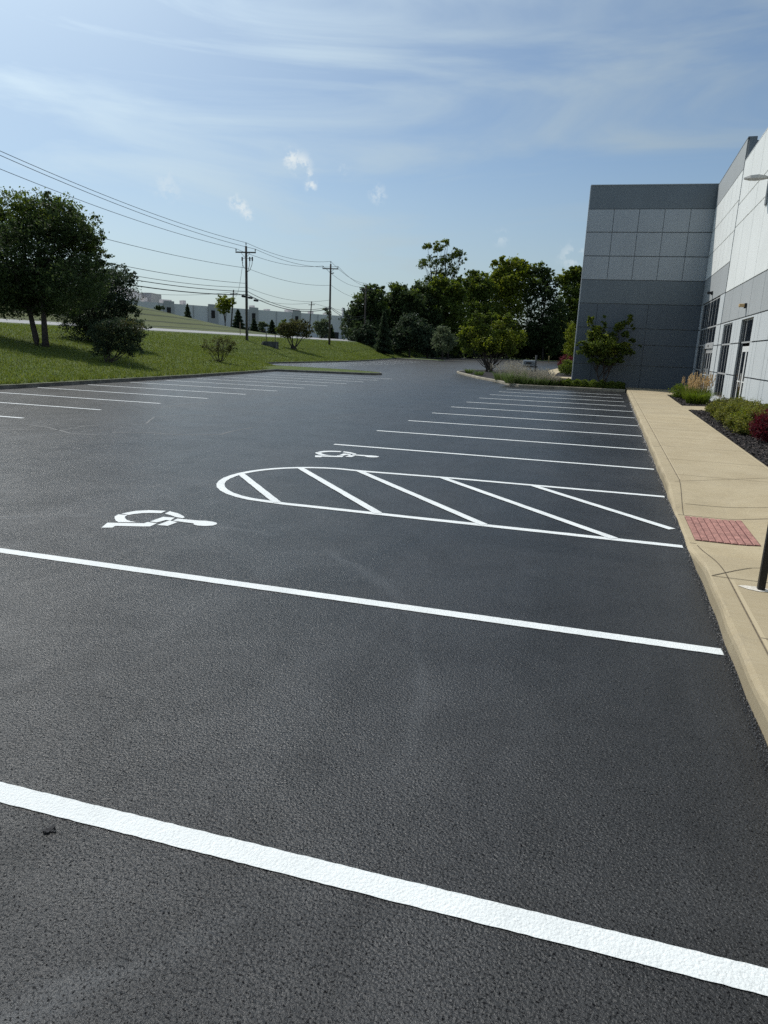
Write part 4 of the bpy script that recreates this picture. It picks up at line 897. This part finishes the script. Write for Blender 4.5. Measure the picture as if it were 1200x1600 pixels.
# low clipped ground cover in front of the facade
g = np.random.default_rng(5); n = 26000
x = g.uniform(-3.3, .88, n); y = g.uniform(41.28, 42.75, n) + (x < -2.4) * .1; hz = .12 + (.34 + .07 * np.sin(x * 5) * np.cos(y * 6 + x) + .05 * np.sin(x * 13)) * np.minimum(1, np.minimum((y - 41.2) * 4, 1)) * g.random(n) ** .35
p = np.stack([x, y, hz], 1); d = g.normal(size=(n, 3)); d[:, 2] += .6; d /= np.linalg.norm(d, axis=1)[:, None]; t = np.cross(d, g.normal(size=(n, 3))); t /= np.linalg.norm(t, axis=1)[:, None]; q = np.cross(d, t); s = .055 * (.6 + .8 * g.random(n))[:, None]
quads('ground_cover', np.stack([p - t * s, p - q * s * .55, p + t * s, p + q * s * .55], 1).reshape(-1, 3), LF_MID, None, 'stuff')
# planting at the entrance
def shrub(name, base, blobs, n, size, LM, label, seed, cat='shrub', extra=None, group=None, shell=.55, stems=4):
    e = empty(name, base, label, cat, group); V, cc = cloud(blobs, n, size, seed, .22, 20, shell); quads('foliage', V, LM, e)
    if extra: quads('foliage', cloud(extra[0], extra[1], size, seed + 7, .22, 20, shell)[0], extra[2], e)
    limbs(base, blobs[:stems], .02, min(stems, len(blobs)), seed, parent=e, name='stems', fork=.3, twigs=14, cc=cc); return e
def lb(c, specs): return [((c[0] + a, c[1] + b, c[2] + d), (r, r2, rz)) for a, b, d, r, r2, rz in specs]
c = (3.85, 24.9, .12)
shrub('juniper', c, lb(c, [(-.1, 0, .32, .42, .62, .26), (.3, .4, .34, .40, .5, .26), (-.2, .6, .28, .36, .45, .22)]), 15000, .045, LF_JUN, 'spreading green juniper, farthest one of three along the mulch bed', 41, shell=.7, extra=(lb(c, [(0, 0, .36, .45, .6, .26)]), 2500, LF_OLIVE))
c = (3.78, 22.1, .12)
shrub('juniper', c, lb(c, [(-.1, 0, .36, .46, .60, .30), (.3, .4, .38, .40, .5, .30), (-.3, .45, .28, .34, .45, .22), (.3, -.4, .36, .4, .45, .28)]), 19000, .042, LF_JUN, 'largest rounded juniper, the middle one of three along the wall', 42, shell=.7)
c = (3.65, 19.8, .12)
shrub('juniper', c, lb(c, [(0, 0, .33, .44, .52, .27), (-.25, .25, .26, .34, .4, .22), (.25, .35, .34, .4, .4, .26), (-.1, -.45, .24, .36, .32, .18)]), 15000, .040, LF_JUN, 'yellow-tinged juniper right next to the dark red shrub', 43, shell=.7, extra=(lb(c, [(0, .1, .34, .45, .5, .27)]), 4500, LF_YEL))
c = (3.78, 17.9, .12)
shrub('red_shrub', c, lb(c, [(0, 0, .42, .38, .48, .34), (-.15, .3, .34, .3, .36, .28), (.15, -.4, .42, .4, .42, .34), (-.12, -.25, .40, .32, .32, .30)]), 13000, .036, LF_RED, 'dark red spiky shrub in the mulch against the pale wall', 44, shell=.6)
V, _, _ = blades((3.76, 17.9, .45), 260, .62, .4, .5, .004, 45); o = quads('foliage', V, LF_RED, [o for o in COL.objects if o.name == 'red_shrub'][0])
c = (3.85, 33.0, .12)
grass_clump('ornamental_grass', c, 900, .75, .34, LF_FRESH, LF_TAN, 60, 'green grass clump with tall tan plumes beside the glass entrance', wd=.008, seed=51, pl=.26, pw=.012, lean=.34, ph=1.6)
grass_clump('ornamental_grass', (3.65, 34.5, .12), 800, .6, .32, LF_FRESH, LF_TAN, 42, 'tan-plumed grass clump at the corner end of the entrance bed', wd=.008, seed=52, pl=.26, pw=.012, lean=.34, ph=1.7)
grass_clump('ornamental_grass', (3.62, 31.7, .12), 900, .62, .40, LF_FRESH, LF_TAN, 0, 'bright green grass clump without plumes by the small cross path', wd=.009, seed=53, lean=.75)
c = (3.35, 36.0, .12)
shrub('round_shrub', c, lb(c, [(0, 0, .32, .42, .5, .3), (.3, .5, .3, .4, .4, .28)]), 6000, .045, LF_FRESH, 'low round bright green shrub nearest the shaded wing', 54)
# shrubs beside the pale path behind the wing
for (px, py, D, r, LM, lab) in ((888, 568, 74, .95, LF_RED, 'dark red shrub beside the pale path at the wing corner'), (889, 582, 60, .75, LF_MID, 'low green shrub beside the pale path at the wing corner')):
    b = cp(px, py, D); c = (b.x - .1, b.y, .14)
    shrub('path_shrub', c, lb(c, [(0, 0, r * .9, r * .9, r, r * .85), (.5, .3, r * .8, r * .7, r, r * .8), (-.4, 1, r * .7, r * .6, r, r * .6)]), 5000, .10, LM, lab, px)
b = cp(893, 520, 92); c = (b.x, b.y, .14)
tree('columnar_tree', c, pb([(892, 540, 8, 24), (894, 560, 9, 18), (891, 520, 7, 16)], 92), 8000, .14, LF_YEL, 'narrow green column of leaves hugging the back corner of the wing', r0=.07, seed=61, shell=.3)
# blades over the nearest lawn
g = np.random.default_rng(9); n = 280000
y = 14 + 158 * g.random(n) ** 1.5; tt = g.random(n) ** 1.1 * 24; bx = np.array([xk(v) for v in y]) - .16 - tt; bz = np.array([lawn_z(a, b) for a, b in zip(bx, y)])
keep = ~((y > 44) & (y < 54) & (tt < 1)) & (bx > -44.4); bx, y, bz = bx[keep], y[keep], bz[keep]; n = len(bx)
h = (.05 + .09 * g.random(n) ** 2) * (1 + (tt[keep] < .25) * .9); a = g.random(n) * 2 * pi; wv = (.010 + .012 * g.random(n)) * (1 + y[keep] * .012) if False else (.010 + .012 * g.random(n)) * (1 + y * .012)
s = np.stack([np.cos(a) * wv, np.sin(a) * wv, 0 * a], 1); b0 = np.stack([bx, y, bz - .01], 1); tip = b0 + np.stack([g.normal(size=n) * h * .5, g.normal(size=n) * h * .5, h], 1)
quads('grass', np.stack([b0 - s, b0 + s, tip + s * .2, tip - s * .2], 1).reshape(-1, 3), LF_TURF, None, 'stuff')
# ------------------------------------------------------------------ utility poles and wires
def lz(x, y): return lawn_z(x, y)
def P3(px, py, D): return cp(px, py, D)
p1 = cp(386, 538, 81); p2 = cp(514.5, 540, 105); p3 = cp(569, 545, 132)
PX = {'a': (p1.x, p1.y), 'b': (p2.x, p2.y), 'c': (p3.x, p3.y), 'o': (-38.3, 29.0)}
def zat(key, py, px):                                # height on a pole seen at a pixel row
    x, y = PX[key]; d = depth((x, y, 5)); return cp(px, py, d).z
def upole(key, ztop, label, arm=1.2, az=.7, r=.16, extra=None, tilt=0, sub_arm=None):
    x, y = PX[key]; z0 = lz(x, y); e = empty('utility_pole', (x, y, z0), label, 'utility pole', None)
    MB().tube([(x, y, z0 - .5), (x, y, (z0 + ztop) / 2), (x, y, ztop)], [r * 1.1, r * .95, r * .78], 10).build('pole_shaft', WOODP, e, smooth=True)
    ax = Vector((.98, .2, 0)).normalized(); c = Vector((x, y, ztop - az)); nn = Vector((-ax.y, ax.x, 0))
    MB().obox(c - nn * .17, ax, nn, (0, 0, 1), arm, .055, .07).build('crossarm', WOODP, e)
    mb = MB()
    for s in (-1, 1): mb.tube([c - nn * .22 + ax * s * arm * .5, c - nn * .2 + Vector((0, 0, -.65))], .022, 5)
    mb.build('arm_brace', STEEL, e)
    ins = [c + ax * s * arm * .95 - nn * .17 for s in (-1, 1)] + [Vector((x, y, ztop))]; tops = []
    for q in ins:
        b = MB(); b.tube([q, q + Vector((0, 0, .12)), q + Vector((0, 0, .17)), q + Vector((0, 0, .24)), q + Vector((0, 0, .30)), q + Vector((0, 0, .38))], [.025, .025, .075, .05, .08, .04], 8); b.build('insulator', STEEL, e); tops.append(q + Vector((0, 0, .38)))
    return e, tops
eA, tA = upole('a', zat('a', 388, 386), 'tall wooden pole with crossarm, cutouts and riser nearest on the lawn')
eB, tB = upole('b', zat('b', 415, 518), 'second wooden pole, slightly right of the olive bush, with a small lower arm')
eC, tC = upole('c', zat('c', 447.5, 571), 'wooden pole whose top alone shows above the dark wood', arm=1.15)
eO, tO = upole('o', lz(-38.3, 29) + 11.6, 'wooden pole outside the picture carrying the wires on past the big tree')
# gear on the first pole
x, y = PX['a']; zc = zat('a', 407, 386)
for dx in (-.46, .52, .85):
    mb = MB(); c = Vector((x + dx, y - .1, zc)); mb.tube([c + Vector((0, 0, .22)), c + Vector((0, 0, .1)), c, c - Vector((0, 0, .16)), c - Vector((0, 0, .26))], [.05, .10, .075, .10, .04], 8); mb.build('cutout', BLACK, eA)
mb = MB(); mb.tube([(x - .5, y - .12, zc + .05), (x + .9, y - .12, zc + .05)], .03, 6); mb.build('cutout_bracket', STEEL, eA)
mb = MB()
for dx, zz in ((-.46, .95), (.52, 1.35), (.85, 1.35)): mb.tube([(x + dx, y - .1, zc - .2), (x + dx * .95, y - .1, zc - .6), (x + dx * .6, y - .1, zc - zz * .95), (x + .12 * (1 if dx > 0 else -1), y - .1, zc - zz - .1)], .028, 6)
mb.build('riser_cable', WIRE, eA)
MB().tube([(x + .17, y - .06, lz(x, y)), (x + .17, y - .06, zc - 1.3)], .035, 6).build('conduit', STEEL, eA)
x, y = PX['b']; zb = zat('b', 429, 517)
MB().obox((x + .28, y - .1, zb), (1, .1, .18), (-.1, 1, 0), (0, 0, 1), .30, .06, .06).build('lower_arm', WOODP, eB)
def wire(a, b, sag, r, name='overhead_wire', M=WIRE, n=28):
    a, b = Vector(a), Vector(b); pts = []
    for i in range(n + 1):
        t = i / n; q = a.lerp(b, t); q.z -= sag * 4 * t * (1 - t); pts.append(q)
    return MB().tube(pts, r, 5).build(name, M, None)
nth = ['arm end away from the road', 'arm end towards the road', 'pole top']
def wtag(o, label, g=None): return tag(o, label, 'wire', g)
for (ta, tb, sg, nm) in ((tO, tA, .75, 'left edge to first pole'), (tA, tB, .75, 'first to second pole'), (tB, tC, .7, 'second pole to the third')):
    for k in range(3): wtag(wire(ta[k], tb[k], sg, .021), 'high wire from the ' + nm + ', on the ' + ('outer arm', 'inner arm', 'pole top')[k])
def att(key, z, d=.17): x, y = PX[key]; return Vector((x + d, y - .1, z))
za = {n: zat('a', n, 386) for n in (421, 444, 450, 456, 461)}
dz = (lz(*PX['o']) - lz(*PX['a'])) * .5 - .15
for z, r, sg, lab in ((za[421], .020, .6, 'thin neutral wire below the crossarm'), (za[444], .022, .7, 'thin upper telephone wire'), (za[450], .022, .9, 'thin lower telephone wire'), (za[456], .034, .8, 'thick upper cable'), (za[461], .045, .9, 'thickest lowest cable')):
    wtag(wire(att('o', z + dz), att('a', z), sg, r), lab + ' between the big tree and the first pole')
zb_ = {n: zat('b', n, 517) for n in (430, 447, 469, 474, 480, 482)}
for (z, z2, r, sg, lab) in ((za[421], zb_[447], .020, .6, 'thin neutral wire between first and second pole'), (za[450], zb_[469], .018, .8, 'thin telephone wire between first and second pole'), (za[456], zb_[480] + .1, .032, 1.15, 'thick upper cable sagging between first and second pole'), (za[461], zb_[482], .042, 1.05, 'thickest cable sagging between first and second pole')):
    wtag(wire(att('a', z), att('b', z2), sg, r), lab)
for (z, dzz, r, sg, lab) in ((zb_[447], 0, .020, .6, 'thin wire falling from second pole to the wood'), (zb_[480], .2, .032, .9, 'thick upper cable from second pole to the wood'), (zb_[482], .0, .038, 1.0, 'thickest cable from second pole to the wood')):
    wtag(wire(att('b', z), att('c', z + .1 + dzz), sg, r), lab)
# splice cans on the lowest cable
def can(px, py, key, D, L=.55, lab=''):
    c = cp(px, py, D); t = (Vector((*PX['b'], 0)) - Vector((*PX['a'], 0))).normalized() if key == 'r' else Vector((.0, 1, 0))
    mb = MB(); mb.tube([c - t * L / 2, c - t * L * .42, c + t * L * .42, c + t * L / 2], [.06, .13, .13, .06], 8)
    mb.tube([c + Vector((0, 0, .1)), c + Vector((0, 0, .28))], .015, 4); o = mb.build('splice_box', BLACK, None); return tag(o, lab, 'splice box')
can(380.5, 463, 'l', 79, .7, 'black splice box on the cable just short of the first pole')
can(391, 465.3, 'r', 84, 1.0, 'black splice box on the cable right past the first pole')
can(400, 469.6, 'r', 87, 1.1, 'lowest black splice box hanging farther along the cable')
can(510.5, 482.5, 'r', 103, 1.3, 'black splice box on the cable by the second pole')
# poles beyond the road
for (px, pyt, pyb, D, lab, lean) in ((365, 453, 500, 150, 'leaning pole behind the leafy tree on the hill foot', -5), (487, 471, 515, 170, 'thin dark leaning pole before the long warehouse', -5)):
    t = cp(px, pyt, D); b = cp(px + lean, pyb, D); z0 = hill_z(b.x, b.y); e = empty('utility_pole', (b.x, b.y, z0), lab, 'utility pole')
    MB().tube([(b.x, b.y, z0 - .5), tuple(t)], [.17, .13], 8).build('pole_shaft', WOODP, e)
    MB().obox((t.x, t.y, t.z - .8), (1, .2, .05), (-.2, 1, 0), (0, 0, 1), .8, .07, .07).build('crossarm', WOODP, e)
a, b = cp(365, 456, 150), cp(487, 473, 170)
wtag(wire(cp(379.5, 409, 81), a, 2.2, .02), 'thin guy wire slanting from the first pole to the leaning pole')
wtag(wire(a, b, 1.2, .03), 'faint wire between the two leaning poles beyond the road'); wtag(wire(cp(120, 440, 140), a, 1.5, .03), 'faint wire running behind the big tree to the leaning pole')
wtag(wire(b, cp(640, 492, 190), 1.2, .03), 'faint wire from the thin leaning pole into the wood')
# ------------------------------------------------------------------ drainage headwall, marker stakes
b = gl(423, 80); x, y, z = b
HW = mat('headwall_concrete', (.10, .10, .095), .9, .2, noise=(2, .3)); mb = MB()
c = Vector((x, y, z)); hw = empty('headwall', tuple(c), 'dark concrete drainage headwall with sloping wing at the lawn bank', 'headwall')
mb.prism([(x - .95, y - .15), (x + .95, y - .15), (x + .95, y + .15), (x - .95, y + .15)], z - .6, z + .62); mb.build('wall', HW, hw)
mb = MB(); mb.v = [(x - .95, y - .16, z - .5), (x - .95, y - .16, z + .62), (x - 1.35, y - .9, z - .5), (x - .75, y - .16, z - .5), (x - .75, y - .16, z + .62), (x - 1.15, y - .9, z - .5)]; mb.f = [(0, 2, 5, 3), (1, 4, 5, 2), (0, 1, 2), (3, 5, 4)]; mb.build('wing_wall', HW, hw)
mb = MB(); mb.v = [(x + .95, y - .16, z - .5), (x + .95, y - .16, z + .62), (x + 1.1, y - .7, z - .5), (x + .8, y - .16, z - .5), (x + .8, y - .16, z + .62), (x + .95, y - .7, z - .5)]; mb.f = [(0, 2, 5, 3), (1, 4, 5, 2), (0, 1, 2), (3, 5, 4)]; mb.build('wing_wall', HW, hw)
STK = mat('stake', (.22, .17, .11), .7, .3)
for px, D, h, lab in ((416, 84, 1.2, 'thin brown marker stake behind the drainage headwall'), (375.5, 92, 1.5, 'thin marker stake at the road edge left of the tall pole'), (430, 85, 1.0, 'thin marker stake between headwall and olive bush')):
    q = gl(px, D); MBx = MB(); MBx.box((q[0] - .04, q[1] - .03, q[2] - .2), (q[0] + .04, q[1] + .03, q[2] + h)); MBx.box((q[0] - .055, q[1] - .035, q[2] + h), (q[0] + .055, q[1] + .035, q[2] + h + .1)); tag(MBx.build('marker_stake', STK), lab, 'stake')
# ------------------------------------------------------------------ mailbox, yellow bollard
b = Vector((-4.5, 44.6, .14)); D = depth(b); k = D / FPX
mbx_ = empty('mailbox', (b.x, b.y, .14), 'grey mailbox on a braced wooden post among the pale grasses', 'mailbox')
POSTW = mat('grey_post_wood', (.13, .13, .13), .8, .2, noise=(6, .25)); MBXM = mat('mailbox_metal', (.17, .19, .21), .45, .5, noise=(4, .15))
zt = cp(834, 556, D).z; bz_ = cp(827, 571.5, D).z; bt_ = cp(827, 562.5, D).z; L = 19 * k; rx = CR.xy.normalized(); rx = Vector((rx.x, rx.y, 0)); ry = Vector((-rx.y, rx.x, 0)); hh = bt_ - bz_
pc = Vector((b.x, b.y, 0))
MB().obox(pc + Vector((0, 0, (zt + .1) / 2)), rx, ry, (0, 0, 1), .05, .05, (zt) / 2).build('post', POSTW, mbx_)
MB().obox(pc + Vector((0, 0, bz_ - .05)) - rx * L * .42, rx, ry, (0, 0, 1), L * .62, .05, .04).build('support_arm', POSTW, mbx_)
MB().tube([pc + Vector((0, 0, bz_ - .55)), pc - rx * L * .5 + Vector((0, 0, bz_ - .08))], .035, 6).build('brace', POSTW, mbx_)
mb = MB(); sec = []; wv = hh * .36
for th in [0] + list(range(0, 181, 20)) + [180]:
    pass
prof = [(-wv, 0)] + [(-wv * cos(radians(t)), hh - wv + wv * sin(radians(t))) for t in range(0, 181, 20)] + [(wv, 0)]
n = len(prof); c0 = pc - rx * L * 1.0 + Vector((0, 0, bz_ + .0)); c1 = pc - rx * .07 + Vector((0, 0, bz_))
for c in (c0, c1): mb.v += [tuple(c + ry * a + Vector((0, 0, z))) for a, z in prof]
for i in range(n): j = (i + 1) % n; mb.f.append((i, j, n + j, n + i))
mb.f += [tuple(range(n))[::-1], tuple(range(n, 2 * n))]; box = mb.build('box', MBXM, mbx_)
MB().obox(c0 - rx * .012 + Vector((0, 0, hh * .45)), rx, ry, (0, 0, 1), .012, wv * 1.02, hh * .42).build('door', MBXM, box)
MB().obox(c0 + rx * L * .4 - ry * (wv + .015) + Vector((0, 0, hh * .5)), rx, ry, (0, 0, 1), .16, .008, .05).build('number_strip', BLACK, box)
b = onz(857, 566.5, 0); mb = MB(); MB
o = mb.tube([(b.x, b.y + .3, 0), (b.x, b.y + .3, 1.25), (b.x, b.y + .3, 1.36), (b.x, b.y + .3, 1.42)], [.11, .11, .08, .02], 10).build('bollard', mat('faded_yellow', (.45, .34, .14), .7, .3, noise=(5, .2)), smooth=True)
tag(o, 'faded yellow bollard at the far kerb in front of the wood', 'bollard')
# ------------------------------------------------------------------ warehouses beyond the hill
WH = mat('warehouse_panel', rough=.85, spec=.2, build=panelm((.80, .765, .75))); WH2 = mat('warehouse_panel_dark', rough=.85, spec=.2, build=panelm((.52, .50, .49)))
def longbox(name, a, b, z0, z1, dep, M, parent): # wall from a to b (xy), depth away from the camera
    a, b = Vector(a[:2]), Vector(b[:2]); t = (b - a).normalized(); n = Vector((-t.y, t.x));
    if n.dot(a) < 0: n = -n
    mb = MB(); mb.prism([tuple(a), tuple(b), tuple(b + n * dep), tuple(a + n * dep)], z0, z1); return mb.build(name, M, parent), t, n
A = cp(190, 475, 236); Bp = cp(549, 492, 300); ZT = (cp(262, 474.5, 250).z + cp(520, 493, 295).z) / 2
e = empty('long_warehouse', (A.x, A.y, 6), 'long pale grey warehouse stretching behind the green hill', 'warehouse')
o, t, n_ = longbox('wall', A, Bp, 3, ZT, 60, WH, e); L = (Vector(Bp[:2]) - Vector(A[:2])).length
def wpt(s, out, z): q = Vector(A[:2]) + t * s - n_ * out; return (q.x, q.y, z)
def wbox(s0, s1, z0, z1, o0, o1, nm, M, par=None):
    mb = MB(); mb.v = [wpt(s0, o0, z0), wpt(s1, o0, z0), wpt(s1, o1, z0), wpt(s0, o1, z0), wpt(s0, o0, z1), wpt(s1, o0, z1), wpt(s1, o1, z1), wpt(s0, o1, z1)]
    mb.f = [(0, 3, 2, 1), (4, 5, 6, 7), (0, 1, 5, 4), (1, 2, 6, 5), (2, 3, 7, 6), (3, 0, 4, 7)]; return mb.build(nm, M, par or e)
def s_at(px):                                        # distance along the wall seen in column px
    best, bs = 1e9, 0
    for i in range(400):
        s = L * i / 399; q = Vector(wpt(s, 0, ZT)) - Vector((0, 0, CAMZ)); x = 600 + FPX * q.dot(CR) / q.dot(CW)
        if abs(x - px) < best: best, bs = abs(x - px), s
    return bs
for px in (263.5, 332, 395.5, 463): s = s_at(px); tw = wbox(s - 2.0, s + 2.0, 3, ZT + .8, .1, .5, 'entrance_tower', WH2); wbox(s - .9, s + .6, ZT - 4.2, ZT - 1.4, .55, .62, 'window', GLASS, tw)
for px in (248, 302, 432, 497): s = s_at(px); wbox(s - .15, s + .15, 3, ZT, .02, .2, 'downpipe', WH2)
for px, wv, hv in ((242, 1.2, 1.9), (276, 3.6, 1.7), (303, 1.2, 1.9), (352, 2, 1.0), (412, 1.0, 2.0), (436, 1.4, 1.0), (470, 2.2, 1.5), (482, 1.8, 1.7), (505, 1.0, 1.4), (530, 2, 1.3)): s = s_at(px); wbox(s - wv / 2, s + wv / 2, ZT, ZT + hv, -8, -11, 'rooftop_unit', WH2)
s = s_at(541); tw = wbox(s_at(534), L, 3, ZT + 2.0, .1, 1.0, 'office_end', WH); wbox(s_at(541), L - .5, 7.5, ZT - 1.5, 1.05, 1.12, 'window', GLASS, tw)
wbox(s_at(533.5), s_at(537), ZT + 2.0, ZT + 3.4, .1, 1.0, 'parapet', WH, tw)
for px in (388, 407, 511, 523): s = s_at(px); wbox(s - 2.2, s + 2.2, 3, ZT - 7.0, .08, .16, 'dock_door', BLACK)
# taller warehouse behind the left end
e2 = empty('tall_warehouse', tuple(cp(200, 480, 280)), 'tall ribbed warehouse on the hilltop partly behind the big tree', 'warehouse')
a, b = cp(118, 440, 205), cp(223, 461, 318); zt = 22.0
def facade2(a, b, z0, z1, nm, M, ribs):
    a2, b2 = Vector(a[:2]), Vector(b[:2]); t2 = (b2 - a2).normalized(); n2 = Vector((-t2.y, t2.x)); n2 = n2 if n2.x < 0 else -n2; LL = (b2 - a2).length
    mb = MB(); mb.prism([tuple(a2), tuple(b2), tuple(b2 + n2 * 50), tuple(a2 + n2 * 50)], z0, z1); mb.build(nm, M, e2)
    for i in range(ribs):
        s0 = LL * (i + .5) / ribs; c = a2 + t2 * s0 - n2 * .2; MB().obox((c.x, c.y, (z0 + z1) / 2), (t2.x, t2.y, 0), (n2.x, n2.y, 0), (0, 0, 1), .5, .2, (z1 - z0) / 2).build('pilaster', WH2, e2)
facade2(a, b, 4, zt, 'wall', WH, 14)
c = cp(236, 461, 316); mb = MB(); mb.prism([(b.x - .5, b.y - 1), (c.x, c.y), (c.x - 3, c.y + 12), (b.x - 4, b.y + 12)], 4, zt + .4); mb.build('corner_tower', WH2, e2)
# ------------------------------------------------------------------ planting on and beyond the hill
def hz_(px, py, D): q = cp(px, py, D); return (q.x, q.y, hill_z(q.x, q.y))
def bush(px, pyb, D, wpx, hpx, LM, lab, name='roadside_tree', seed=1, n=2600, cat='tree'):
    b = hz_(px, pyb, D); k = D / FPX; zc = cp(px, pyb - hpx * .55, D).z
    bl = [((b[0] + R.uniform(-.25, .25) * wpx * k, b[1] + R.uniform(-1, 1), zc + R.uniform(-.25, .35) * hpx * k), (wpx * .30 * k, wpx * .3 * k, hpx * .26 * k)) for _ in range(6)]
    return tree(name, b, bl, n, .30, LM, lab, cat, r0=.12, seed=seed, clump=.3, shell=.3, twigs=6)
bush(352, 502, 150, 28, 36, LF_YEL, 'leafy yellow-green tree on the hill foot left of the tall pole', seed=71, n=3800)
for px, pyb, D, h, r, lab in ((372, 506, 145, 22, 11, 'dark conifer under the leafy yellow-green tree'), (397, 518, 165, 20, 9, 'dark conifer just right of the tall pole'), (425, 518, 175, 18, 10, 'dark wide conifer beyond the drainage headwall'), (293, 490, 190, 15, 9, 'dark wedge-shaped conifer on the hill crest'), (518, 520, 200, 13, 6, 'small dark conifer by the warehouse office end')):
    b = hz_(px, pyb, D); tz = cp(px, pyb - h, D).z; conifer('conifer', b, max(3, tz - b[2]), r * 1.35 * D / FPX, 4500, .34, lab, px)
bush(251, 486, 180, 12, 12, LF_DARK, 'small round dark tree on the hill crest', seed=72, n=1500)
bush(445, 528, 150, 26, 24, LF_MID, 'low green thicket behind the olive bush across the road', seed=73, n=3000, cat='bush')
bush(410, 522, 180, 14, 18, LF_PALE, 'pale loose bush between two dark conifers', seed=74, n=1500, cat='bush')
bush(502, 530, 128, 26, 40, LF_PALE, 'pale grey-green young tree just left of the second pole', seed=75, n=3200)
bush(535, 522, 200, 12, 16, LF_DARK, 'small dark tree before the warehouse office end', seed=76, n=1400)
for k, (px, D, w_, h_, lab) in enumerate(((-30, 78, 60, 60, 'dark thicket across the road, partly outside the picture'), (22, 80, 70, 56, 'dark thicket across the road under the big tree crown'), (85, 84, 70, 60, 'dark thicket across the road behind the double trunk'), (150, 90, 60, 55, 'dark thicket across the road behind the evergreen'))):
    bush(px, 493, D, w_, h_, LF_MID, lab, seed=80 + k, n=7000, cat='thicket', name='roadside_thicket')
